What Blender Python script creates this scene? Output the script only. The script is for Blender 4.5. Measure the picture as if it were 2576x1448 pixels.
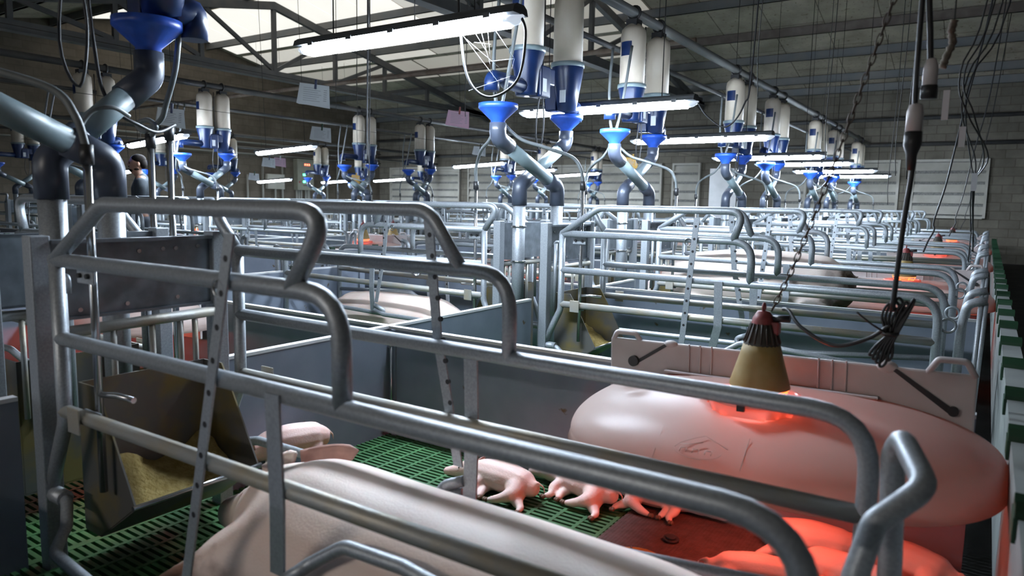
import bpy, bmesh, math, random
from mathutils import Vector, Matrix, Euler
random.seed(7)
PI = math.pi
D = bpy.data
SC = bpy.context.scene
COL = SC.collection
for o in list(D.objects): D.objects.remove(o, do_unlink=True)

# ------------------------------------------------------------------ camera
cam_d = D.cameras.new('camera'); cam = D.objects.new('camera', cam_d); COL.objects.link(cam)
cam_d.sensor_fit = 'HORIZONTAL'; cam_d.sensor_width = 36.0
cam_d.lens = 36.0 * 1786.5 / 2576.0
cam_d.clip_start = 0.05; cam_d.clip_end = 120
_Y = Vector((2488.85 - 1288, -(531.7 - 724), -1786.5)).normalized()
_vx = (-(531.7 - 724) * (457.3 - 724) - 1786.5 ** 2) / (2488.85 - 1288)
_X = -Vector((_vx, -(457.3 - 724), -1786.5)).normalized()
_Z = _X.cross(_Y)
R = Matrix((_X, _Y, _Z))          # rows = world axes seen in the camera frame -> camera-to-world rotation
cam.matrix_world = Matrix.Translation((0, 0, 1.25)) @ R.to_4x4()
cam_d.dof.use_dof = True; cam_d.dof.focus_distance = 4.6; cam_d.dof.aperture_fstop = 2.8
SC.camera = cam

# ------------------------------------------------------------------ world, exposure
w = D.worlds.new('world'); SC.world = w; w.use_nodes = True
w.node_tree.nodes['Background'].inputs[0].default_value = (0.55, 0.68, 0.85, 1)
w.node_tree.nodes['Background'].inputs[1].default_value = 0.6
SC.view_settings.view_transform = 'Standard'; SC.view_settings.look = 'None'
SC.view_settings.gamma = 1.0; SC.view_settings.exposure = 0.35
SC.view_settings.use_curve_mapping = False
SC.cycles.max_bounces = 7; SC.cycles.diffuse_bounces = 3; SC.cycles.glossy_bounces = 3
SC.cycles.transmission_bounces = 4; SC.cycles.transparent_max_bounces = 6
SC.cycles.caustics_reflective = False; SC.cycles.caustics_refractive = False
SC.cycles.sample_clamp_indirect = 4.0
TUBE = 185.0       # strength of the fluorescent diffusers
SHEET_GLOW = 0.72         # strength of the added glowing ceiling sheets
HEAT = 6.0        # watts of each heat lamp

# ------------------------------------------------------------------ materials
def mat(name, col, rough=0.5, metal=0.0, var=0.0, scale=8.0, col2=None, bump=0.0, bscale=60.0,
        emit=None, es=0.0, trans=0.0, spec=0.5, thresh=(0.35, 0.7), detail=4.0, sss=0.0, alpha=1.0):
    m = D.materials.new(name); m.use_nodes = True
    nt = m.node_tree; N = nt.nodes; L = nt.links
    b = N['Principled BSDF']; out = N['Material Output']
    b.inputs['Roughness'].default_value = rough; b.inputs['Metallic'].default_value = metal
    b.inputs['Specular IOR Level'].default_value = spec
    b.inputs['Base Color'].default_value = (*col, 1)
    tc = N.new('ShaderNodeTexCoord')
    if col2 is not None or var > 0:
        nz = N.new('ShaderNodeTexNoise'); nz.inputs['Scale'].default_value = scale; nz.inputs['Detail'].default_value = detail
        L.new(tc.outputs['Object'], nz.inputs['Vector'])
        cr = N.new('ShaderNodeValToRGB')
        cr.color_ramp.elements[0].position = thresh[0]; cr.color_ramp.elements[1].position = thresh[1]
        c2 = col2 if col2 is not None else tuple(min(1, c * (1 + var)) for c in col)
        c1 = col if col2 is not None else tuple(c * (1 - var) for c in col)
        cr.color_ramp.elements[0].color = (*c1, 1); cr.color_ramp.elements[1].color = (*c2, 1)
        L.new(nz.outputs['Fac'], cr.inputs['Fac']); L.new(cr.outputs['Color'], b.inputs['Base Color'])
    if bump > 0:
        n2 = N.new('ShaderNodeTexNoise'); n2.inputs['Scale'].default_value = bscale; n2.inputs['Detail'].default_value = 3
        L.new(tc.outputs['Object'], n2.inputs['Vector'])
        bp = N.new('ShaderNodeBump'); bp.inputs['Strength'].default_value = bump; bp.inputs['Distance'].default_value = 0.01
        L.new(n2.outputs['Fac'], bp.inputs['Height']); L.new(bp.outputs['Normal'], b.inputs['Normal'])
    if emit is not None:
        b.inputs['Emission Color'].default_value = (*emit, 1); b.inputs['Emission Strength'].default_value = es
    if trans > 0:
        tr = N.new('ShaderNodeBsdfTranslucent'); tr.inputs['Color'].default_value = (*col, 1)
        mx = N.new('ShaderNodeMixShader'); mx.inputs[0].default_value = trans
        L.new(b.outputs[0], mx.inputs[1]); L.new(tr.outputs[0], mx.inputs[2]); L.new(mx.outputs[0], out.inputs['Surface'])
    if sss > 0:
        b.inputs['Subsurface Weight'].default_value = sss; b.inputs['Subsurface Radius'].default_value = (0.02, 0.008, 0.005)
    if alpha < 1:
        b.inputs['Alpha'].default_value = alpha
    return m

def nodes_of(m): return m.node_tree.nodes, m.node_tree.links, m.node_tree.nodes['Principled BSDF']

M = {}
M['galv'] = mat('galvanised_steel', (0.30, 0.325, 0.35), 0.46, 0.5, col2=(0.385, 0.415, 0.445), scale=130, bump=0.05, bscale=260)
M['galv_dirty'] = mat('dirty_galvanised_steel', (0.36, 0.36, 0.34), 0.5, 0.45, col2=(0.40, 0.34, 0.24), scale=9, bump=0.15, bscale=120, thresh=(0.45, 0.75))
M['galv_sheet'] = mat('galvanised_sheet', (0.12, 0.14, 0.16), 0.42, 0.55, col2=(0.22, 0.25, 0.28), scale=14, thresh=(0.3, 0.75))
M['stain'] = mat('stainless_steel', (0.42, 0.43, 0.44), 0.22, 0.9)
M['stain_dirty'] = mat('fouled_stainless_steel', (0.13, 0.125, 0.115), 0.5, 0.4, col2=(0.20, 0.155, 0.06), scale=5, thresh=(0.45, 0.62))
M['rusty'] = mat('rusty_pipe', (0.16, 0.11, 0.08), 0.8, 0.1, col2=(0.26, 0.22, 0.18), scale=5)
M['panel'] = mat('dark_plastic_panel', (0.175, 0.20, 0.255), 0.42, 0.0, col2=(0.215, 0.245, 0.305), scale=5, bump=0.03, bscale=200)
N, L, B = nodes_of(M['panel'])
tc = N.new('ShaderNodeTexCoord'); nz = N.new('ShaderNodeTexNoise'); nz.inputs['Scale'].default_value = 11; nz.inputs['Detail'].default_value = 6
L.new(tc.outputs['Object'], nz.inputs['Vector'])
cr = N.new('ShaderNodeValToRGB'); cr.color_ramp.elements[0].position = 0.70; cr.color_ramp.elements[1].position = 0.74
cr.color_ramp.elements[0].color = (0, 0, 0, 1); cr.color_ramp.elements[1].color = (1, 1, 1, 1)
mx = N.new('ShaderNodeMix'); mx.data_type = 'RGBA'; mx.inputs[7].default_value = (0.10, 0.065, 0.03, 1)
L.new(nz.outputs['Fac'], cr.inputs['Fac']); L.new(cr.outputs['Color'], mx.inputs[0])
old = [l for l in L if l.to_socket == B.inputs['Base Color']][0]; src = old.from_socket
L.new(src, mx.inputs[6]); L.new(mx.outputs[2], B.inputs['Base Color'])
M['edge'] = mat('white_plastic_edge', (0.72, 0.73, 0.76), 0.45, col2=(0.55, 0.55, 0.55), scale=6)
M['blue'] = mat('blue_plastic', (0.018, 0.075, 0.42), 0.38, var=0.15, scale=20)
M['navy'] = mat('dark_blue_plastic', (0.006, 0.021, 0.085), 0.36, var=0.2, scale=12)
M['cream'] = mat('cream_tube', (0.47, 0.41, 0.33), 0.5, col2=(0.55, 0.49, 0.41), scale=5)
M['pvc'] = mat('grey_pvc', (0.155, 0.205, 0.225), 0.42, col2=(0.20, 0.255, 0.275), scale=9)
M['pvc_dark'] = mat('dark_grey_pvc', (0.055, 0.066, 0.095), 0.36, var=0.2, scale=10)
M['hose'] = mat('grey_hose', (0.14, 0.155, 0.16), 0.5, var=0.2, scale=12)
M['cable'] = mat('black_cable', (0.018, 0.018, 0.02), 0.5)
M['wire'] = mat('dark_wire', (0.05, 0.048, 0.045), 0.6, 0.3)
M['black'] = mat('black_plastic', (0.02, 0.02, 0.022), 0.45)
M['ribbed'] = mat('dark_ribbed_plastic', (0.045, 0.038, 0.03), 0.55)
M['housing'] = mat('grey_light_housing', (0.06, 0.065, 0.07), 0.5, var=0.2, scale=10)
M['tube'] = mat('glowing_diffuser', (0.8, 0.85, 0.9), 0.4, emit=(0.74, 0.86, 1.0), es=TUBE)
M['tube_fill'] = mat('dim_fill_diffuser', (0.8, 0.85, 0.9), 0.4, emit=(1.0, 0.93, 0.86), es=TUBE * 0.36)
M['endcap'] = mat('clear_diffuser_end', (0.62, 0.66, 0.75), 0.25, emit=(0.75, 0.85, 1.0), es=0.5)
M['chain'] = mat('rusty_chain', (0.10, 0.075, 0.06), 0.6, 0.4)
M['red'] = mat('red_plastic', (0.24, 0.045, 0.045), 0.5, var=0.25, scale=30)
M['yellow'] = mat('dusty_yellow_shade', (0.30, 0.195, 0.055), 0.6, col2=(0.36, 0.27, 0.12), scale=14)
M['heat'] = mat('glowing_heat_bulb', (0.8, 0.1, 0.03), 0.4, emit=(1.0, 0.09, 0.015), es=5)
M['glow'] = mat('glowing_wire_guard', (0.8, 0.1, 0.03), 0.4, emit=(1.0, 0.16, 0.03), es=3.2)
M['collar'] = mat('clear_pink_collar', (0.70, 0.48, 0.43), 0.15, trans=0.4, alpha=0.55)
M['dome'] = mat('milky_plastic_lid', (0.64, 0.53, 0.48), 0.38, col2=(0.68, 0.58, 0.53), scale=4, trans=0.42)
M['board'] = mat('white_plastic_board', (0.56, 0.52, 0.52), 0.4, col2=(0.47, 0.42, 0.41), scale=5)
M['green'] = mat('green_plastic_slats', (0.026, 0.095, 0.032), 0.5, col2=(0.042, 0.145, 0.046), scale=9)
M['clip'] = mat('dark_green_clip', (0.012, 0.05, 0.022), 0.45)
M['mat'] = mat('brown_nest_mat', (0.075, 0.045, 0.04), 0.7, var=0.3, scale=30)
N, L, B = nodes_of(M['mat'])
tc = N.new('ShaderNodeTexCoord'); vo = N.new('ShaderNodeTexVoronoi'); vo.inputs['Scale'].default_value = 75; vo.inputs['Randomness'].default_value = 0
L.new(tc.outputs['Object'], vo.inputs['Vector'])
bp = N.new('ShaderNodeBump'); bp.inputs['Strength'].default_value = 0.9; bp.inputs['Distance'].default_value = 0.004; bp.invert = True
L.new(vo.outputs['Distance'], bp.inputs['Height']); L.new(bp.outputs['Normal'], B.inputs['Normal'])
M['meal'] = mat('yellow_feed_meal', (0.30, 0.21, 0.06), 0.95, col2=(0.44, 0.33, 0.13), scale=40, bump=0.8, bscale=90)
M['concrete'] = mat('dark_concrete', (0.05, 0.048, 0.045), 0.9, var=0.3, scale=3)
M['steel_dark'] = mat('dark_painted_steel', (0.075, 0.077, 0.08), 0.6, 0.2, col2=(0.11, 0.105, 0.10), scale=4)
M['purlin'] = mat('grey_purlin', (0.15, 0.16, 0.165), 0.6, 0.2, col2=(0.19, 0.185, 0.175), scale=3)
M['purlin_rust'] = mat('rusty_purlin', (0.13, 0.105, 0.09), 0.75, 0.1, col2=(0.20, 0.17, 0.15), scale=4)
M['paper'] = mat('paper_sheet', (0.60, 0.64, 0.68), 0.7)
M['pink'] = mat('pink_paper', (0.60, 0.40, 0.52), 0.7)
M['orange'] = mat('ochre_plastic', (0.40, 0.23, 0.035), 0.6)
M['print'] = mat('faint_print', (0.30, 0.32, 0.36), 0.8)
M['skin'] = mat('human_skin', (0.25, 0.13, 0.085), 0.55, var=0.12, scale=20)
M['hair'] = mat('dark_hair', (0.010, 0.008, 0.007), 0.95, spec=0.1)
M['shirt'] = mat('charcoal_shirt', (0.05, 0.058, 0.066), 0.95, spec=0.1, var=0.15, scale=12)
M['trousers'] = mat('dark_trousers', (0.03, 0.034, 0.045), 0.9)
M['cabinet'] = mat('grey_green_cabinet', (0.20, 0.195, 0.15), 0.6, var=0.1, scale=5)
M['conduit'] = mat('grey_conduit', (0.22, 0.215, 0.19), 0.6)
M['ledr'] = mat('red_led', (0.8, 0.1, 0.05), 0.4, emit=(1, 0.08, 0.04), es=9)
M['ledg'] = mat('green_led', (0.1, 0.8, 0.3), 0.4, emit=(0.05, 1, 0.35), es=9)
M['leda'] = mat('amber_led', (0.8, 0.4, 0.05), 0.4, emit=(1, 0.45, 0.08), es=7)
M['web'] = mat('pale_strands', (0.75, 0.75, 0.78), 0.7)
M['louvre'] = mat('dusty_louvre', (0.36, 0.34, 0.29), 0.6, col2=(0.44, 0.42, 0.37), scale=3)
M['rearwall'] = mat('dull_pale_panel', (0.22, 0.235, 0.23), 0.6, col2=(0.27, 0.285, 0.27), scale=4)
M['door'] = mat('galvanised_door', (0.42, 0.42, 0.42), 0.35, 0.6, col2=(0.5, 0.5, 0.5), scale=3)
M['blind'] = mat('louvre_mesh', (0.20, 0.195, 0.18), 0.7, var=0.3, scale=40)
M['ceiling_glow'] = mat('glowing_ceiling_sheet', (0.8, 0.78, 0.72), 0.6, emit=(1.0, 0.97, 0.90), es=SHEET_GLOW)
M['ceiling_glow_low'] = mat('faint_glowing_ceiling_sheet', (0.5, 0.48, 0.42), 0.7, emit=(1.0, 0.94, 0.84), es=SHEET_GLOW * 0.30)
M['fill_pane'] = mat('added_fill_pane', (0.8, 0.8, 0.8), 0.6, emit=(0.86, 0.93, 1.0), es=1.2)
M['ceiling_glow_dim'] = mat('dim_glowing_ceiling_sheet', (0.6, 0.58, 0.52), 0.6, emit=(1.0, 0.96, 0.88), es=SHEET_GLOW * 0.58)

def block_mat(name, c1, c2, mortar, bw, bh, axis, scale=1.0):
    m = D.materials.new(name); m.use_nodes = True
    N, L, B = nodes_of(m)
    tc = N.new('ShaderNodeTexCoord'); mp = N.new('ShaderNodeMapping')
    L.new(tc.outputs['Object'], mp.inputs['Vector'])
    if axis == 'y': mp.inputs['Rotation'].default_value = (PI / 2, 0, 0)     # wall facing y: x,z
    elif axis == 'x': mp.inputs['Rotation'].default_value = (PI / 2, 0, PI / 2)
    br = N.new('ShaderNodeTexBrick')
    br.inputs['Color1'].default_value = (*c1, 1); br.inputs['Color2'].default_value = (*c2, 1); br.inputs['Mortar'].default_value = (*mortar, 1)
    br.inputs['Scale'].default_value = 1.0; br.inputs['Brick Width'].default_value = bw; br.inputs['Row Height'].default_value = bh
    br.inputs['Mortar Size'].default_value = 0.012; br.inputs['Mortar Smooth'].default_value = 0.3
    if axis == 'x':
        cb = N.new('ShaderNodeSeparateXYZ'); cc = N.new('ShaderNodeCombineXYZ')
        L.new(tc.outputs['Object'], cb.inputs[0]); L.new(cb.outputs[1], cc.inputs[0]); L.new(cb.outputs[2], cc.inputs[1])
        L.new(cc.outputs[0], br.inputs['Vector'])
    elif axis == 'y':
        cb = N.new('ShaderNodeSeparateXYZ'); cc = N.new('ShaderNodeCombineXYZ')
        L.new(tc.outputs['Object'], cb.inputs[0]); L.new(cb.outputs[0], cc.inputs[0]); L.new(cb.outputs[2], cc.inputs[1])
        L.new(cc.outputs[0], br.inputs['Vector'])
    else:
        cb = N.new('ShaderNodeSeparateXYZ'); cc = N.new('ShaderNodeCombineXYZ')
        L.new(tc.outputs['Object'], cb.inputs[0]); L.new(cb.outputs[1], cc.inputs[0]); L.new(cb.outputs[0], cc.inputs[1])
        L.new(cc.outputs[0], br.inputs['Vector'])
    nz = N.new('ShaderNodeTexNoise'); nz.inputs['Scale'].default_value = 1.3; nz.inputs['Detail'].default_value = 7; nz.inputs['Roughness'].default_value = 0.65
    L.new(tc.outputs['Object'], nz.inputs['Vector'])
    cr = N.new('ShaderNodeValToRGB'); cr.color_ramp.elements[0].position = 0.3; cr.color_ramp.elements[1].position = 0.75
    cr.color_ramp.elements[0].color = (0.62, 0.6, 0.57, 1); cr.color_ramp.elements[1].color = (1.15, 1.12, 1.08, 1)
    L.new(nz.outputs['Fac'], cr.inputs['Fac'])
    mu = N.new('ShaderNodeMix'); mu.data_type = 'RGBA'; mu.blend_type = 'MULTIPLY'; mu.inputs[0].default_value = 1
    L.new(br.outputs['Color'], mu.inputs[6]); L.new(cr.outputs['Color'], mu.inputs[7])
    L.new(mu.outputs[2], B.inputs['Base Color'])
    B.inputs['Roughness'].default_value = 0.9; B.inputs['Specular IOR Level'].default_value = 0.2
    return m
M['wall_far'] = block_mat('block_wall_pale', (0.16, 0.148, 0.125), (0.20, 0.185, 0.157), (0.125, 0.115, 0.095), 0.42, 0.21, 'y')
M['wall_left'] = block_mat('block_wall_brown', (0.115, 0.098, 0.078), (0.14, 0.12, 0.098), (0.105, 0.09, 0.072), 0.42, 0.21, 'x')
M['wall_right'] = block_mat('block_wall_dark', (0.10, 0.095, 0.09), (0.12, 0.115, 0.11), (0.09, 0.085, 0.08), 0.42, 0.21, 'x')
M['ceiling'] = block_mat('roof_sheet_underside', (0.43, 0.385, 0.32), (0.48, 0.43, 0.36), (0.19, 0.165, 0.135), 2.6, 1.1, 'z')
N, L, B = nodes_of(M['ceiling'])
tc = N.new('ShaderNodeTexCoord'); vz = N.new('ShaderNodeTexNoise'); vz.inputs['Scale'].default_value = 14; vz.inputs['Detail'].default_value = 3
L.new(tc.outputs['Object'], vz.inputs['Vector'])
cr = N.new('ShaderNodeValToRGB'); cr.color_ramp.elements[0].position = 0.63; cr.color_ramp.elements[1].position = 0.69
cr.color_ramp.elements[0].color = (1, 1, 1, 1); cr.color_ramp.elements[1].color = (0.55, 0.52, 0.47, 1)
L.new(vz.outputs['Fac'], cr.inputs['Fac'])
mu = N.new('ShaderNodeMix'); mu.data_type = 'RGBA'; mu.blend_type = 'MULTIPLY'; mu.inputs[0].default_value = 1
old = [l for l in L if l.to_socket == B.inputs['Base Color']][0]; src = old.from_socket
L.new(src, mu.inputs[6]); L.new(cr.outputs['Color'], mu.inputs[7]); L.new(mu.outputs[2], B.inputs['Base Color'])

def skin_mat(name, c1, c2, dirt_shade=None, dirt_shade_box=None, sss=0.12):
    m = mat(name, c1, 0.55, col2=c2, scale=5, bump=0.12, bscale=130, sss=sss, thresh=(0.3, 0.7))
    if dirt_shade:
        N, L, B = nodes_of(m)
        tc = N.new('ShaderNodeTexCoord')
        mp = N.new('ShaderNodeMapping'); mp.inputs['Location'].default_value = [-c for c in dirt_shade_box[0]]
        L.new(tc.outputs['Object'], mp.inputs['Vector'])
        sc = N.new('ShaderNodeVectorMath'); sc.operation = 'MULTIPLY'; sc.inputs[1].default_value = [1 / s for s in dirt_shade_box[1]]
        L.new(mp.outputs[0], sc.inputs[0])
        ln = N.new('ShaderNodeVectorMath'); ln.operation = 'LENGTH'; L.new(sc.outputs[0], ln.inputs[0])
        nz = N.new('ShaderNodeTexNoise'); nz.inputs['Scale'].default_value = 9; nz.inputs['Detail'].default_value = 5
        L.new(tc.outputs['Object'], nz.inputs['Vector'])
        ad = N.new('ShaderNodeMath'); ad.operation = 'ADD'; L.new(ln.outputs['Value'], ad.inputs[0])
        ml = N.new('ShaderNodeMath'); ml.operation = 'MULTIPLY_ADD'; L.new(nz.outputs['Fac'], ml.inputs[0]); ml.inputs[1].default_value = 1.2; ml.inputs[2].default_value = -0.6
        L.new(ml.outputs[0], ad.inputs[1])
        cr = N.new('ShaderNodeValToRGB'); cr.color_ramp.elements[0].position = 0.6; cr.color_ramp.elements[1].position = 1.1
        cr.color_ramp.elements[0].color = (1, 1, 1, 1); cr.color_ramp.elements[1].color = (0, 0, 0, 1)
        L.new(ad.outputs[0], cr.inputs['Fac'])
        mx = N.new('ShaderNodeMix'); mx.data_type = 'RGBA'; mx.inputs[7].default_value = (*dirt_shade, 1)
        old = [l for l in L if l.to_socket == B.inputs['Base Color']][0]; src = old.from_socket
        L.new(cr.outputs['Color'], mx.inputs[0]); L.new(src, mx.inputs[6]); L.new(mx.outputs[2], B.inputs['Base Color'])
    return m
M['sow'] = skin_mat('sow_skin', (0.84, 0.645, 0.56), (0.88, 0.73, 0.65))
M['sow_front'] = skin_mat('foreground_sow_skin', (0.84, 0.645, 0.56), (0.88, 0.73, 0.65), (0.16, 0.075, 0.045), ((-1.90, 1.02, 0.10), (0.34, 0.22, 0.16)))  # brown patch paints the shade under shoulder and foreleg into the skin
M['sow_dirty'] = skin_mat('soiled_sow_skin', (0.60, 0.49, 0.43), (0.66, 0.56, 0.50), (0.07, 0.045, 0.028), ((-0.80, 6.3, 0.52), (0.30, 0.5, 0.30)))
M['piglet'] = skin_mat('piglet_skin', (0.70, 0.47, 0.42), (0.76, 0.56, 0.51), sss=0.2)
M['ear'] = mat('pink_ear', (0.66, 0.41, 0.35), 0.55, var=0.15, scale=20, trans=0.25)
M['hoof'] = mat('brown_hoof', (0.13, 0.075, 0.045), 0.6)

# ------------------------------------------------------------------ mesh helpers
def fillet(pts, rad, k=5):
    pts = [Vector(p) for p in pts]
    if rad <= 0 or len(pts) < 3: return pts
    out = [pts[0]]
    for i in range(1, len(pts) - 1):
        a, b, c = pts[i - 1], pts[i], pts[i + 1]
        u = (a - b); v = (c - b); lu, lv = u.length, v.length
        if lu < 1e-6 or lv < 1e-6: continue
        u /= lu; v /= lv
        ang = math.acos(max(-1, min(1, u.dot(v))))
        if ang > PI - 0.05: out.append(b); continue
        t = min(rad / max(0.05, math.tan(ang / 2)), 0.48 * lu, 0.48 * lv)
        p, q = b + u * t, b + v * t
        for j in range(k + 1):
            s = j / k
            out.append(p * (1 - s) ** 2 + b * 2 * s * (1 - s) + q * s * s)
    out.append(pts[-1])
    return out

def spline(pts, n=8):
    P = [Vector(p) for p in pts]; P = [P[0] * 2 - P[1]] + P + [P[-1] * 2 - P[-2]]
    out = []
    for i in range(1, len(P) - 2):
        p0, p1, p2, p3 = P[i - 1:i + 3]
        for j in range(n):
            t = j / n
            out.append(0.5 * ((2 * p1) + (p2 - p0) * t + (2 * p0 - 5 * p1 + 4 * p2 - p3) * t * t + (3 * p1 - p0 - 3 * p2 + p3) * t ** 3))
    out.append(P[-2]); return out

class MB:
    def __init__(s): s.v = []; s.f = []; s.sm = []; s.mi = {}
    def add(s, vs, fs, smooth=False):
        o = len(s.v); s.v += [tuple(p) for p in vs]
        s.f += [[i + o for i in f] for f in fs]; s.sm += [smooth] * len(fs); return s
    def merge(s, o, mi=1):
        k = len(s.f); s.add(o.v, o.f)
        for q in range(len(o.f)): s.sm[k + q] = o.sm[q]; s.mi[k + q] = mi
        return s
    def box(s, a, b, rot=None, at=None):
        x0, y0, z0 = a; x1, y1, z1 = b
        vs = [Vector(p) for p in ((x0, y0, z0), (x1, y0, z0), (x1, y1, z0), (x0, y1, z0), (x0, y0, z1), (x1, y0, z1), (x1, y1, z1), (x0, y1, z1))]
        if rot is not None:
            m = Euler(rot).to_matrix(); at = Vector(at or (0, 0, 0)); vs = [m @ p + at for p in vs]
        return s.add(vs, [(0, 3, 2, 1), (4, 5, 6, 7), (0, 1, 5, 4), (1, 2, 6, 5), (2, 3, 7, 6), (3, 0, 4, 7)])
    def bbox(s, a, b, bev=0.006, smooth=False):
        bm = bmesh.new(); bmesh.ops.create_cube(bm, size=1)
        for v in bm.verts:
            v.co = Vector(((a[i] + b[i]) / 2 + v.co[i] * (b[i] - a[i]) for i in range(3)))
        bmesh.ops.bevel(bm, geom=list(bm.edges), offset=bev, segments=2, affect='EDGES', profile=0.5)
        bm.verts.index_update(); s.add([v.co for v in bm.verts], [[v.index for v in f.verts] for f in bm.faces], smooth); bm.free(); return s
    def sweep(s, pts, rads, n=10, up=None, caps=True, closed=False):
        P = [Vector(p) for p in pts]; m = len(P)
        T = []
        for i in range(m):
            if closed: t = P[(i + 1) % m] - P[i - 1]
            else: t = P[min(i + 1, m - 1)] - P[max(i - 1, 0)]
            T.append(t.normalized() if t.length > 1e-9 else Vector((0, 0, 1)))
        if up is None:
            up = Vector((0, 0, 1)) if abs(T[0].z) < 0.9 else Vector((1, 0, 0)); fixed = False
        else: up = Vector(up); fixed = True
        Nn = (up - T[0] * up.dot(T[0])).normalized(); vs = []
        for i in range(m):
            if fixed:
                q = up - T[i] * up.dot(T[i])
                if q.length > 0.05: Nn = q.normalized()
            else:
                q = Nn - T[i] * Nn.dot(T[i]); Nn = q.normalized() if q.length > 1e-6 else Nn
            Bn = T[i].cross(Nn)
            r = rads[i] if isinstance(rads, (list, tuple)) else rads
            ra, rb = r if isinstance(r, (list, tuple)) else (r, r)     # ra across, rb along up
            for k in range(n):
                a = 2 * PI * k / n
                vs.append(P[i] + Bn * (ra * math.cos(a)) + Nn * (rb * math.sin(a)))
        fs = []
        for i in range(m if closed else m - 1):
            for k in range(n):
                a0 = i * n + k; a1 = i * n + (k + 1) % n; j = (i + 1) % m
                fs.append((a0, a1, j * n + (k + 1) % n, j * n + k))
        s.add(vs, fs, True)
        if caps and not closed:
            o = len(s.v) - len(vs)
            s.f.append([o + k for k in range(n)][::-1]); s.sm.append(False)
            s.f.append([o + (m - 1) * n + k for k in range(n)]); s.sm.append(False)
        return s
    def tube(s, pts, r, fil=0.0, n=10, k=5): return s.sweep(fillet(pts, fil, k), r, n)
    def cable(s, pts, r, n=6, sub=8): return s.sweep(spline(pts, sub), r, n)
    def lathe(s, prof, c=(0, 0, 0), n=20, axis='z', smooth=True):
        vs = []; fs = []; c = Vector(c)
        for (r, z) in prof:
            for k in range(n):
                a = 2 * PI * k / n; p = (r * math.cos(a), r * math.sin(a), z)
                if axis == 'x': p = (p[2], p[0], p[1])
                elif axis == 'y': p = (p[1], p[2], p[0])
                vs.append(c + Vector(p))
        for i in range(len(prof) - 1):
            for k in range(n):
                fs.append((i * n + k, i * n + (k + 1) % n, (i + 1) * n + (k + 1) % n, (i + 1) * n + k))
        return s.add(vs, fs, smooth)
    def cyl(s, c, r, h, n=16, axis='z'):
        s.lathe([(r, 0), (r, h)], c, n, axis); o = len(s.v) - 2 * n
        s.f.append([o + k for k in range(n)][::-1]); s.sm.append(False)
        s.f.append([o + n + k for k in range(n)]); s.sm.append(False); return s
    def ball(s, c, r, n=12, m=8):
        rr = r if isinstance(r, (list, tuple)) else (r, r, r); vs = []; fs = []
        for i in range(m + 1):
            th = PI * i / m
            for k in range(n):
                a = 2 * PI * k / n
                vs.append((c[0] + rr[0] * math.sin(th) * math.cos(a), c[1] + rr[1] * math.sin(th) * math.sin(a), c[2] + rr[2] * math.cos(th)))
        for i in range(m):
            for k in range(n): fs.append((i * n + k, (i + 1) * n + k, (i + 1) * n + (k + 1) % n, i * n + (k + 1) % n))
        return s.add(vs, fs, True)
    def torus(s, c, R_, r, axis='z', n=24, m=8):
        pts = []
        for k in range(n):
            a = 2 * PI * k / n; p = (R_ * math.cos(a), R_ * math.sin(a), 0)
            if axis == 'x': p = (0, p[0], p[1])
            elif axis == 'y': p = (p[0], 0, p[1])
            pts.append(Vector(c) + Vector(p))
        up = {'z': (0, 0, 1), 'x': (1, 0, 0), 'y': (0, 1, 0)}[axis]
        return s.sweep(pts, r, m, up=up, closed=True)
    def prism(s, poly, axis, a, b):       # polygon in the plane across the axis, from a to b
        n = len(poly); vs = []
        for t in (a, b):
            for (p, q) in poly:
                vs.append({'x': (t, p, q), 'y': (p, t, q), 'z': (p, q, t)}[axis])
        fs = [list(range(n))[::-1], list(range(n, 2 * n))]
        for k in range(n): fs.append((k, (k + 1) % n, n + (k + 1) % n, n + k))
        return s.add(vs, fs)
    def flat(s, pts, wdir, wid, thk, fil=0.03):    # flat bar bent along a path
        P = fillet(pts, fil, 4); wd = Vector(wdir).normalized()
        vs = []; m = len(P)
        for i in range(m):
            t = (P[min(i + 1, m - 1)] - P[max(i - 1, 0)]).normalized(); nn = t.cross(wd).normalized()
            for a, b in ((-1, -1), (1, -1), (1, 1), (-1, 1)):
                vs.append(P[i] + wd * (a * wid / 2) + nn * (b * thk / 2))
        fs = [(0, 1, 2, 3), tuple((m - 1) * 4 + k for k in (3, 2, 1, 0))]
        for i in range(m - 1):
            for k in range(4): fs.append((i * 4 + k, i * 4 + (k + 1) % 4, (i + 1) * 4 + (k + 1) % 4, (i + 1) * 4 + k))
        return s.add(vs, fs)
    def mesh(s, name):
        me = D.meshes.new(name); me.from_pydata(s.v, [], s.f); me.update()
        me.polygons.foreach_set('use_smooth', s.sm)
        bm = bmesh.new(); bm.from_mesh(me); bmesh.ops.recalc_face_normals(bm, faces=bm.faces); bm.to_mesh(me); bm.free()
        return me
    def build(s, name, material, parent=None):
        me = s.mesh(name)
        for q in (material if isinstance(material, (list, tuple)) else (material,)): me.materials.append(q)
        for k, q in s.mi.items(): me.polygons[k].material_index = q
        o = D.objects.new(name, me); COL.objects.link(o)
        if parent is not None: o.parent = parent
        return o

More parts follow.
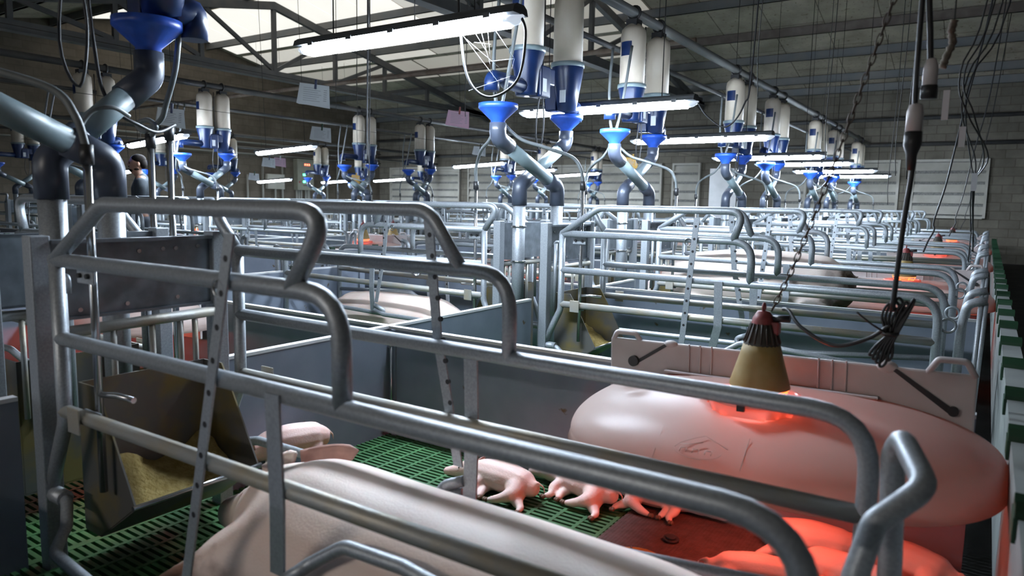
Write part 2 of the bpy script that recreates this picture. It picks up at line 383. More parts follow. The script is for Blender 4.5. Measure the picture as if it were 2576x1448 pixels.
def tag(o, label=None, cat=None, group=None, kind=None):
    if label: o['label'] = label
    if cat: o['category'] = cat
    if group: o['group'] = group
    if kind: o['kind'] = kind
    return o
def empty(name, loc, rz=0.0):
    o = D.objects.new(name, None); COL.objects.link(o); o.location = loc; o.rotation_euler = (0, 0, rz); o.empty_display_size = 0.1
    return o
def structure(name, mb, m):
    return tag(mb.build(name, m), kind='structure')
def copy_tree(o, parent=None):
    c = o.copy(); COL.objects.link(c)
    if parent is not None: c.parent = parent
    for ch in list(o.children): copy_tree(ch, c)
    return c
class Proto:                                     # first use places the original, later uses copy it with all its parts
    def __init__(s, fn): s.fn = fn; s.o = None
    def place(s, loc, rz, label, group):
        if s.o is None: s.o = o = s.fn()
        else: o = copy_tree(s.o)
        o.location = loc; o.rotation_euler = (0, 0, rz); o['label'] = label
        if group: o['group'] = group
        return o
ORD = ['nearest', 'second', 'third', 'fourth', 'fifth', 'sixth', 'seventh', 'farthest']
def nth(i, n): return 'nearest' if i == 0 else ('farthest' if i == n - 1 else ORD[i])

# ------------------------------------------------------------------ layout
YR = [1.054, 4.25, 5.985, 9.05, 10.9, 13.95, 15.8, 18.8]
YL = [4.65, 6.40, 9.60, 11.35, 14.5, 16.25, 19.3]
YT = [6.75, 9.90, 11.65, 14.9, 16.6, 19.7]
XR, XL, XT = -2.75, -10.05, -17.3
PR = [0.35, 2.756, 5.2, 7.66, 10.1, 12.56, 15.0, 17.45, 19.9]
PL = [3.2, 5.65, 8.1, 10.55, 13.0, 15.45, 17.9, 20.4]
PT = [5.9, 8.4, 10.85, 13.3, 15.75, 18.2, 20.6]
# row: name phrase, x of heads, direction of the rear, list of y
ROWS = [('row beside the dark right aisle', -2.42, 1, YR), ('row behind the right feed pipes', -3.08, -1, YR),
        ('row beyond the middle walkway', -9.72, 1, YL), ('row behind the left feed pipes', -10.38, -1, YL),
        ('second row from the brown wall', -16.97, 1, YT), ('row against the brown wall', -17.63, -1, YT)]

# ------------------------------------------------------------------ building shell
RIDGE_Y, RIDGE_Z, SLOPE = 11.83, 6.25, 0.198
def ceil_z(y): return RIDGE_Z - SLOPE * abs(y - RIDGE_Y)
XW0, XW1, YW0, YW1 = -20.4, 1.25, -5.0, 20.95
structure('floor', MB().box((XW0, YW0, -0.5), (XW1, YW1, -0.3)), M['concrete'])
for x0, x1 in ((0.18, XW1), (-7.40, -5.43), (-14.66, -12.67)):
    structure('floor', MB().box((x0, YW0, -0.3), (x1, YW1, 0.0)), M['concrete'])
structure('wall_far', MB().box((XW0, YW1, -0.3), (XW1, YW1 + 0.2, ceil_z(YW1) + 0.05)), M['wall_far'])
wl = MB(); wl.prism([(YW0, -0.3), (YW1, -0.3), (YW1, ceil_z(YW1) + 0.05), (RIDGE_Y, RIDGE_Z + 0.05), (YW0, ceil_z(YW0) + 0.05)], 'x', XW0 - 0.2, XW0)
structure('wall_left', wl, M['wall_left'])
wl = MB(); wl.prism([(YW0, -0.3), (YW1, -0.3), (YW1, ceil_z(YW1) + 0.05), (RIDGE_Y, RIDGE_Z + 0.05), (YW0, ceil_z(YW0) + 0.05)], 'x', XW1, XW1 + 0.2)
structure('wall_right', wl, M['wall_right'])
structure('wall_near', MB().box((XW0, YW0 - 0.2, -0.3), (XW1, YW0, ceil_z(YW0) + 0.05)), M['wall_right'])
for a, b in ((YW0 - 0.2, RIDGE_Y), (RIDGE_Y, YW1 + 0.2)):
    c = MB(); c.prism([(a, ceil_z(a)), (b, ceil_z(b)), (b, ceil_z(b) + 0.06), (a, ceil_z(a) + 0.06)], 'x', XW0 - 0.2, XW1 + 0.2)
    structure('ceiling', c, M['ceiling'])
# glowing sheets added under the roof, graded to imitate outside light on the ceiling
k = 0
for (y0, y1, x0, n_, m_) in ((11.95, 14.4, -20.2, 7, 'ceiling_glow'), (14.6, 16.1, -20.2, 6, 'ceiling_glow_dim'), (16.3, 17.6, -20.2, 5, 'ceiling_glow_low'), (11.95, 14.4, -12.3, 5, 'ceiling_glow_dim'), (14.6, 16.1, -13.4, 6, 'ceiling_glow_low'), (16.3, 17.6, -14.5, 6, 'ceiling_glow_low'), (9.2, 11.7, -20.2, 5, 'ceiling_glow')):
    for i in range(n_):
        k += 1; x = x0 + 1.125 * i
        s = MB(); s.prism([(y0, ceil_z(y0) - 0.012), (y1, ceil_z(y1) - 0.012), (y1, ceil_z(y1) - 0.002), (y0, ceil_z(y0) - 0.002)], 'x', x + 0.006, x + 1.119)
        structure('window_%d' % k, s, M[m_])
# unseen glowing panes added on the near wall as soft fill
for x in (-13.5, -9.5, -5.5):
    k += 1
    structure('window_%d' % k, MB().box((x - 1.5, YW0 + 0.001, 1.1), (x + 1.5, YW0 + 0.02, 2.45)), M['fill_pane'])
# purlins run the length of the roof
PUR = [20.8, 19.95, 18.4, 17.0, 15.3, 13.5, 11.05, 9.1, 7.2, 5.2]
for i, y in enumerate(PUR):
    z = ceil_z(y)
    m = MB(); m.box((XW0, y - 0.035, z - 0.20), (XW1, y + 0.035, z - 0.015)); m.box((XW0, y - 0.06, z - 0.20), (XW1, y + 0.035, z - 0.185))
    o = m.build('roof_purlin', M['purlin_rust'] if i == 3 else M['purlin'])
    words = ['lowest grey roof purlin, along the top of the far wall', 'second roof purlin up from the far wall', 'third roof purlin up from the far wall', 'rust stained roof purlin, fourth up from the far wall', 'fifth roof purlin up from the far wall', 'roof purlin just beyond the ridge', 'roof purlin just this side of the ridge', 'second roof purlin this side of the ridge', 'third roof purlin this side of the ridge', 'fourth roof purlin this side of the ridge']
    tag(o, words[i], 'roof beam', 'purlins under the roof sheets')
def truss(xt, label):
    r = tag(empty('roof_truss', (xt, RIDGE_Y, 4.28)), label, 'roof truss', 'steel roof trusses')
    y0, y1 = RIDGE_Y - 9.6, YW1 - RIDGE_Y
    zt = lambda y: RIDGE_Z - 4.28 - SLOPE * abs(y) - 0.30
    m = MB(); m.box((-0.06, -16.7, -0.10), (0.06, y1, 0.10)); m.box((-0.11, -16.7, -0.11), (0.11, y1, -0.09)); m.build('bottom_chord', M['steel_dark'], r)
    for a, b in ((-16.7, 0), (0, y1)):
        m = MB(); m.prism([(a, zt(a) - 0.09), (b, zt(b) - 0.09), (b, zt(b) + 0.09), (a, zt(a) + 0.09)], 'x', -0.06, 0.06); m.build('top_chord', M['steel_dark'], r)
    for j, y in enumerate((-9.6, -7.7, -5.8, -3.9, -1.99, 0, 1.99, 3.9, 5.8, 7.5)):
        if zt(y) < 0.12: continue
        m = MB(); m.box((-0.045, y - 0.05, 0.09), (0.045, y + 0.05, zt(y) - 0.05)); m.build('strut', M['steel_dark'], r)
    for (a, b) in ((-3.9, -1.99), (-1.99, 0), (-5.8, -3.9), (1.99, 0), (3.9, 1.99), (5.8, 3.9)):
        m = MB(); m.box((-0.035, -0.045, 0), (0.035, 0.045, (Vector((0, b, 0.1)) - Vector((0, a, zt(a)))).length), (math.atan2(-(a - b), zt(a) - 0.1), 0, 0), (0, b, 0.1)); m.build('brace', M['steel_dark'], r)
    return r
truss(-15.1, 'dark steel roof truss with diagonal braces across the bright roof sheets')
truss(-7.3, 'second dark steel roof truss, nearer the right feed pipe')

# far wall: louvred openings, door
k = 0
for (x0, x1) in ((-19.7, -16.35), (-15.85, -12.7), (-12.3, -8.5), (-8.05, -7.3), (-5.05, -4.3), (-4.1, -2.05), (-1.66, -0.14)):
    k += 1
    f = MB()
    for (a, b, c, d) in ((x0 - 0.06, x0, 1.08, 2.52), (x1, x1 + 0.06, 1.08, 2.52), (x0, x1, 1.06, 1.12), (x0, x1, 2.46, 2.52)):
        f.box((a, YW1 - 0.10, c), (b, YW1 - 0.001, d))
    wn = structure('window_%d' % (60 + k), f, M['louvre'])
    MB().box((x0, YW1 - 0.012, 1.12), (x1, YW1 - 0.002, 2.46)).build('backing', M['blind'], wn)
    for q in range(5):
        zz = 1.16 + q * 0.27
        MB().prism([(YW1 - 0.10, zz), (YW1 - 0.085, zz), (YW1 - 0.02, zz + 0.19), (YW1 - 0.035, zz + 0.20)], 'x', x0, x1).build('louvre', M['louvre'], wn)
dr = structure('door_1', MB().box((-6.95, YW1 - 0.06, 0.0), (-6.15, YW1 - 0.001, 2.35)), M['door'])
MB().box((-6.22, YW1 - 0.09, 1.0), (-6.19, YW1 - 0.06, 1.25)).build('door_handle', M['black'], dr)
for i, z in enumerate((2.9, 3.55)):
    o = MB().tube([(XW0, YW1 - 0.09, z), (XW1, YW1 - 0.09, z)], 0.05, n=8).build('wall_pipe', M['steel_dark'])
    tag(o, ['dark pipe along the far wall above the louvres', 'upper dark pipe along the far wall under the roof'][i], 'pipe')

# ------------------------------------------------------------------ light fittings
def make_light():
    r = tag(empty('fluorescent_light', (0, 0, 0)), None, 'light')
    h = MB()
    prof = [(-0.065, 0.0), (-0.055, 0.03), (-0.03, 0.045), (0.03, 0.045), (0.055, 0.03), (0.065, 0.0)]
    h.prism(prof, 'x', -0.77, 0.77); hb = h.build('housing', M['housing'], r)
    for q in range(5): MB().box((-0.62 + q * 0.31 - 0.02, -0.071, -0.012), (-0.62 + q * 0.31 + 0.02, 0.071, 0.012)).build('clip', M['housing'], hb)
    d = MB(); d.prism([(-0.06, 0.0), (-0.052, -0.03), (-0.028, -0.052), (0.028, -0.052), (0.052, -0.03), (0.06, 0.0)], 'x', -0.70, 0.70); d.build('diffuser', M['tube'], r)
    for s in (-1, 1):
        e = MB(); e.sweep([(s * 0.70, 0, -0.024), (s * 0.74, 0, -0.022), (s * 0.77, 0, -0.014), (s * 0.785, 0, -0.008)], [(0.056, 0.026), (0.05, 0.022), (0.03, 0.012), (0.012, 0.006)], 10, up=(0, 0, 1)); e.build('end_cap', M['endcap'], r)
    return r
LIGHT = Proto(make_light)
LR = [(-2.68, 2.9, 2.13), (-2.63, 5.2, 2.02), (-2.64, 7.5, 1.97), (-2.66, 10.4, 1.96), (-2.64, 12.6, 1.99), (-2.63, 15.4, 2.0), (-2.65, 17.9, 2.0)]
LL = [(-10.05, 5.8, 2.05), (-9.98, 8.0, 2.07), (-10.05, 13.6, 2.12), (-10.05, 15.9, 2.08), (-10.05, 18.4, 2.1)]
LT = [(-17.3, 9.0, 1.78), (-17.35, 13.5, 1.76), (-17.3, 15.9, 1.82), (-17.3, 18.25, 1.95)]
for lst, nm in ((LR, 'over the right feed pipes'), (LL, 'over the left feed pipes'), (LT, 'near the brown wall')):
    for i, p in enumerate(lst):
        o = LIGHT.place(p, 0, 'glowing fluorescent batten light, %s from the camera %s' % (nth(i, len(lst)), nm), 'fluorescent lights over the pens')
        if lst is not LR: o.rotation_euler.y = -0.05 if i else -0.07
        wv = MB()
        for s in (-0.5, 0.5): wv.sweep([(s, 0, 0.045), (s, 0, ceil_z(p[1]) - p[2] - 0.01)], 0.004, 5)
        wv.build('hanger_wire', M['wire'], o)
old = LIGHT.place((-2.3, -2.4, 2.2), 0, 'dim warm batten added behind the camera as fill light', 'fluorescent lights over the pens')  # unseen lamp added to lift the surfaces facing the camera
for ch in old.children:
    if ch.name.startswith('diffuser'): ch.data = ch.data.copy(); ch.data.materials[0] = M['tube_fill']
o = [x for x in D.objects if x.name.startswith('fluorescent_light')][0]
cw = MB(); cw.cable([(0.77, 0.0, 0.0), (0.80, 0, -0.10), (0.76, 0.0, -0.30), (0.60, 0, -0.37), (0.47, 0, -0.28), (0.40, 0.02, -0.05), (0.38, 0.02, 0.3), (0.36, 0.02, 2.3)], 0.007); cw.build('power_cable', M['cable'], o)
sw = MB()
for (a, b) in (((0.42, -0.05), (0.70, -0.36)), ((0.50, -0.05), (0.58, -0.16)), ((0.54, -0.05), (0.62, -0.28)), ((0.58, -0.05), (0.60, -0.20)), ((0.62, -0.05), (0.74, -0.20)), ((0.74, -0.20), (0.70, -0.34)), ((0.45, -0.08), (0.66, -0.24)), ((0.60, -0.2), (0.74, -0.2)), ((0.5, -0.1), (0.60, -0.12)), ((0.47, -0.33), (0.72, -0.28))):
    sw.sweep([(a[0], 0.0, a[1]), (b[0], 0.0, b[1])], 0.0007, 4)
tag(sw.build('cobweb', M['web'], o), kind='stuff')
o = [x for x in D.objects if x.name.startswith('fluorescent_light')][1]
cw = MB(); cw.cable([(0.77, 0, 0.0), (0.86, 0, -0.12), (1.0, 0.0, -0.2), (1.12, 0.0, -0.05), (1.16, 0.02, 0.3), (1.22, 0.05, 2.5)], 0.006); cw.build('power_cable', M['cable'], o)

# ------------------------------------------------------------------ feed lines and dispensers
FZ = 2.93
for x, nm in ((XR, 'right'), (XL, 'left'), (XT, 'third, nearest the brown wall')):
    y0 = {XR: 0.6, XL: 3.0, XT: 5.5}[x]
    o = MB().tube([(x, y0, FZ), (x, YW1, FZ)], 0.045, n=12).build('feed_pipe', M['steel_dark'] if x != XR else M['purlin'])
    tag(o, {XR: 'long overhead feed pipe above the right-hand dispensers', XL: 'long overhead feed pipe above the left-hand dispensers', XT: 'overhead feed pipe closest to the brown wall'}[x], 'pipe', 'overhead feed pipes')
    o = MB().tube([(x - 0.12, y0, 2.62), (x - 0.12, YW1, 2.62)], 0.026, n=8).build('water_pipe', M['steel_dark'])
    tag(o, {XR: 'thin overhead water pipe below the right feed pipe', XL: 'thin overhead water pipe below the left feed pipe', XT: 'thin overhead water pipe nearest the brown wall'}[x], 'pipe', 'overhead water pipes')
def make_dispenser():
    # origin on the feed pipe; hopper hangs below; outlet spout points to -y
    r = tag(empty('feed_dispenser', (0, 0, 0)), None, 'feed dispenser')
    MB().lathe([(0.0, -0.10), (0.06, -0.10), (0.105, -0.15), (0.112, -0.2), (0.112, -0.66), (0.0, -0.66)], (0, 0, 0), 20).build('hopper_tube', M['cream'], r)
    c = MB(); c.box((-0.05, -0.06, -0.12), (0.05, 0.06, -0.06)); c.torus((0, 0, 0), 0.055, 0.014, 'y', 16, 6); c.build('pipe_clamp', M['black'], r)
    h = MB(); h.lathe([(0.118, -0.62), (0.122, -0.64), (0.118, -0.67), (0.092, -0.78), (0.08, -0.92), (0.075, -0.94), (0.0, -0.94)], (0, 0, 0), 20)
    hp = h.build('lower_hopper', M['navy'], r)
    MB().lathe([(0.114, -0.615), (0.128, -0.618), (0.128, -0.65), (0.118, -0.652)], (0, 0, 0), 20).build('rim_band', M['pvc'], hp)
    s = MB(); s.tube([(0, 0.02, -0.885), (0, -0.42, -0.875), (0, -0.42, -0.965)], 0.050, 0.05, 12, 4); s.build('outlet_spout', M['navy'], r)
    b = MB(); b.bbox((-0.01, 0.03, -0.945), (0.10, 0.16, -0.73), 0.012); b.bbox((0.0, 0.155, -0.85), (0.09, 0.235, -0.735), 0.01); mb_ = b.build('motor_box', M['navy'], r)
    MB().box((0.101, 0.05, -0.91), (0.103, 0.10, -0.82)).build('sticker', M['paper'], mb_)
    lw = MB(); A = [math.radians(-128 + 8 * q) for q in range(8)]
    lw.add([(0.1145 * math.cos(a), 0.1145 * math.sin(a), z) for z in (-0.38, -0.26) for a in A], [(q, q + 1, q + 9, q + 8) for q in range(7)], True); lw.build('level_window', M['navy'], r)
    w_ = MB(); w_.cable([(0.02, 0.17, -0.87), (0.03, 0.19, -1.1), (0.02, 0.16, -1.3), (0.02, 0.10, -1.15), (0.05, 0.13, -0.7), (0.06, 0.12, -0.1)], 0.006, 5, 5); w_.build('cable', M['cable'], r)
    return r
DISP = Proto(make_dispenser)
def make_dispenser_b():      # the far one of each pair: seen from its closed side, spout turned away
    r = tag(empty('feed_dispenser', (0, 0, 0)), None, 'feed dispenser')
    MB().lathe([(0.0, -0.10), (0.06, -0.10), (0.105, -0.15), (0.112, -0.2), (0.112, -0.66), (0.0, -0.66)], (0, 0, 0), 20).build('hopper_tube', M['cream'], r)
    c = MB(); c.box((-0.05, -0.06, -0.12), (0.05, 0.06, -0.06)); c.torus((0, 0, 0), 0.055, 0.014, 'y', 16, 6); c.build('pipe_clamp', M['black'], r)
    h = MB(); h.lathe([(0.118, -0.63), (0.122, -0.65), (0.118, -0.70), (0.095, -0.84), (0.07, -0.98), (0.0, -1.0)], (0, 0, 0), 20)
    hp = h.build('lower_hopper', M['navy'], r)
    MB().lathe([(0.114, -0.625), (0.128, -0.628), (0.128, -0.66), (0.118, -0.662)], (0, 0, 0), 20).build('rim_band', M['pvc'], hp)
    s = MB(); s.tube([(0.0, -0.02, -0.90), (0.0, 0.06, -0.97), (0.0, 0.13, -0.93), (0, 0.13, -1.05)], 0.055, 0.05, 12, 4); s.build('outlet_spout', M['navy'], r)
    b = MB(); b.bbox((-0.17, -0.05, -0.98), (-0.07, 0.05, -0.72), 0.012); b.build('motor_box', M['navy'], r)
    MB().box((0.0, -0.112, -0.93), (0.05, -0.110, -0.84)).build('sticker', M['paper'], r)
    return r
DISPB = Proto(make_dispenser_b)
def make_drop(y0, y1, dz=0.0, name='feed_drop_pipe'):
    # chute at y=0, funnel at y1-y0
    dy = y1 - y0
    r = tag(empty(name, (0, 0, 0)), None, 'feed pipe')
    MB().tube([(0, 0, 0.40), (0, 0, 1.27)], 0.046, n=16).build('metal_chute', M['galv'], r)
    b = MB()
    for z in (0.83, 1.08): b.torus((0, 0, z), 0.049, 0.007, 'z', 20, 6); b.box((-0.006, -0.09, z - 0.006), (0.006, -0.04, z + 0.006))
    b.build('clamp_ring', M['stain'], r)
    P1 = Vector((0, 0, 1.37)); Q1 = Vector((0, dy, 1.715 + dz)); d = (Q1 - P1).normalized()
    MB().tube([(0, 0, 1.23), P1, P1 + d * 0.15], 0.055, 0.07, 16, 6).build('lower_elbow', M['pvc_dark'], r)
    MB().tube([P1 + d * 0.12, Q1 - d * 0.10], 0.047, n=16).build('straight_pipe', M['pvc'], r)
    MB().tube([Q1 - d * 0.14, Q1, (0, dy, 1.81 + dz)], 0.055, 0.07, 16, 6).build('upper_elbow', M['pvc_dark'], r)
    f = MB(); f.lathe([(0.047, 1.79), (0.047, 1.825), (0.122, 1.895), (0.128, 1.90), (0.128, 1.93), (0.118, 1.93), (0.115, 1.905), (0.042, 1.835), (0.0, 1.835)], (0, dy, dz), 24); f.build('funnel', M['blue'], r)
    return r
DROPA = {}; 
def drop(kind, y0, y1, loc, label):
    key = (kind, round(y1 - y0, 3))
    if key not in DROPA: DROPA[key] = Proto(lambda: make_drop(y0, y1, -0.05 if kind == 'b' else 0.0))
    return DROPA[key].place(loc, 0, label, 'blue funnels with drop pipes')
def make_gate():
    # plane x=0, posts at y=0 and y=0.64
    r = tag(empty('feed_gate', (0, 0, 0)), None, 'gate')
    for y in (0, 0.64): MB().bbox((-0.03, y - 0.03, -0.25), (0.03, y + 0.03, 1.115), 0.004).build('post', M['galv'], r)
    s = MB(); s.box((-0.006, 0.03, 0.83), (0.006, 0.61, 1.10)); s.box((-0.006, 0.03, 1.088), (0.04, 0.61, 1.10)); s.box((-0.006, 0.03, 0.83), (0.02, 0.61, 0.84))
    hl = MB()
    for (y, z) in ((0.10, 1.05), (0.33, 1.05), (0.42, 1.055), (0.47, 1.055), (0.56, 1.06), (0.12, 0.86), (0.28, 0.865), (0.47, 0.87)): hl.cyl((0.006, y, z), 0.008, 0.004, 8, 'x')
    s.merge(hl); s.build('sheet_panel', [M['galv_sheet'], M['stain']], r)
    MB().tube([(0.02, 0.03, 0.79), (0.02, 0.61, 0.80)], 0.02, n=10).build('cross_tube', M['galv_dirty'], r)
    for y in (0.22, 0.36, 0.47, 0.53): MB().tube([(0.02, y, 0.79), (0.02, y, 0.40)], 0.011, n=8).build('bar', M['galv_dirty'], r)
    for y in (0.05,):
        h = MB(); h.tube([(0.05, y, 0.5), (0.05, y, 0.97)], 0.013, n=8); h.tube([(0.03, y, 0.95), (0.05, y, 0.985), (0.09, y, 0.985), (0.09, y, 0.93)], 0.009, 0.02, 8); h.build('hinge_pin', M['galv'], r)
    return r
GATE = Proto(make_gate)
def make_trough():
    # back at x=0, lip toward +x; y from 0 to 0.46
    r = tag(empty('feed_trough', (0, 0, 0)), None, 'trough')
    t = MB(); th = 0.006
    prof_side = [(0.0, 0.62), (0.0, 0.10), (0.10, 0.10), (0.33, 0.26), (0.16, 0.56), (0.12, 0.62)]
    for y in (0.0, 0.46): t.prism(prof_side, 'y', y - th / 2, y + th / 2)
    t.prism([(0.0, 0.10), (0.0, 0.62), (0.006, 0.62), (0.006, 0.10)], 'y', 0, 0.46)
    t.prism([(0.0, 0.096), (0.10, 0.096), (0.33, 0.254), (0.33, 0.262), (0.10, 0.104), (0.0, 0.104)], 'y', 0, 0.46)
    t.build('bowl', M['stain_dirty'], r)
    MB().tube([(0.33, -0.01, 0.26), (0.33, 0.47, 0.26)], 0.009, n=8).build('lip', M['stain'], r)
    g = MB(); nx, ny = 10, 14; vs = []; fs = []
    for i in range(nx):
        for j in range(ny):
            x = 0.012 + 0.25 * i / (nx - 1); y = 0.01 + 0.44 * j / (ny - 1)
            z = 0.225 + 0.13 * max(0, 1 - x / 0.20) * (0.7 + 0.3 * math.sin(j * 0.55 + 0.4)) + 0.007 * math.sin(i * 2.3 + j * 1.7)
            z = max(z, 0.108 + max(0, (x - 0.10)) * 0.70 + 0.004)
            vs.append((x, y, z))
    for i in range(nx - 1):
        for j in range(ny - 1): fs.append((i * ny + j, (i + 1) * ny + j, (i + 1) * ny + j + 1, i * ny + j + 1))
    g.add(vs, fs, True); tag(g.build('feed_meal', M['meal'], r), kind='stuff')
    return r
TROUGH = Proto(make_trough)
def make_drinker():
    # upright pipe in the crate head, hose arching back (-x) to the water pipe overhead
    r = tag(empty('drinker_pipe', (0, 0, 0)), None, 'water pipe')
    MB().tube([(0, 0, 0.30), (0, 0, 1.36)], 0.0125, n=10).build('steel_pipe', M['stain'], r)
    MB().cyl((0, 0, 1.34), 0.02, 0.06, 10).build('hose_connector', M['black'], r)
    for z in (0.545, 1.0):
        p = MB(); p.bbox((-0.055, -0.022, z - 0.025), (0.045, -0.014, z + 0.025), 0.003); pass
        bt = MB()
        for dx in (-0.03, 0.02): bt.cyl((dx, -0.032, z), 0.008, 0.012, 8, 'y')
        p.merge(bt); p.build('clamp_plate', [M['galv'], M['black']], r)
    n = MB(); n.tube([(0, 0, 0.62), (0.07, 0.02, 0.625), (0.15, 0.03, 0.62)], 0.010, 0.02, 8); n.build('drinking_nipple', M['stain'], r)
    h = MB(); h.cable([(0, 0, 1.39), (-0.01, -0.02, 1.48), (-0.06, -0.06, 1.56), (-0.20, -0.20, 1.62), (-0.34, -0.30, 1.68), (-0.46, -0.36, 1.85), (-0.52, -0.33, 2.2), (-0.54, -0.25, 2.6)], 0.012, 8, 6); h.build('hose', M['hose'], r)
    return r
DRINK = Proto(make_drinker)

def standpipe(p, h, label, hose):
    r = tag(empty('drinker_pipe', p), label, 'water pipe', 'drinker pipes with hoses')
    MB().tube([(0, 0, 0.30), (0, 0, h)], 0.014, n=10).build('steel_pipe', M['stain'], r)
    MB().cyl((0, 0, h - 0.02), 0.021, 0.06, 10).build('hose_connector', M['black'], r)
    if hose: MB().cable([Vector(q) - Vector(p) for q in hose], 0.011, 8, 8).build('hose', M['hose'], r)
standpipe((-2.994, 1.70, 0), 1.47, 'left one of two upright dark pipes behind the foreground gate, hose looped above', [(-2.994, 1.7, 1.496), (-2.931, 1.69, 1.534), (-2.972, 1.68, 1.564), (-3.056, 1.68, 1.551), (-3.014, 1.69, 1.521), (-2.907, 1.7, 1.566), (-2.865, 1.7, 1.626), (-2.793, 1.7, 1.751), (-2.764, 1.7, 1.857), (-2.736, 1.7, 1.991), (-2.718, 1.7, 2.139)])
standpipe((-3.019, 1.80, 0), 1.51, 'right one of two upright dark pipes behind the foreground gate', None)
o = MB().cable([(-2.754, 1.35, 2.023), (-2.78, 1.38, 1.798), (-2.813, 1.42, 1.642), (-2.816, 1.48, 1.561), (-2.82, 1.55, 1.528), (-2.872, 1.66, 1.509), (-2.973, 1.8, 1.555)], 0.007, 7, 8).build('hanging_cable', M['cable']); tag(o, 'dark cable sagging in front of the foreground drop pipe', 'cable')
o = MB().cable([(-2.654, 1.25, 1.446), (-2.691, 1.28, 1.491), (-2.685, 1.32, 1.546), (-2.665, 1.38, 1.563), (-2.69, 1.45, 1.541)], 0.008, 7, 8).build('hanging_cable', M['hose']); tag(o, 'short grey hose arching over the foreground drop pipe', 'hose')

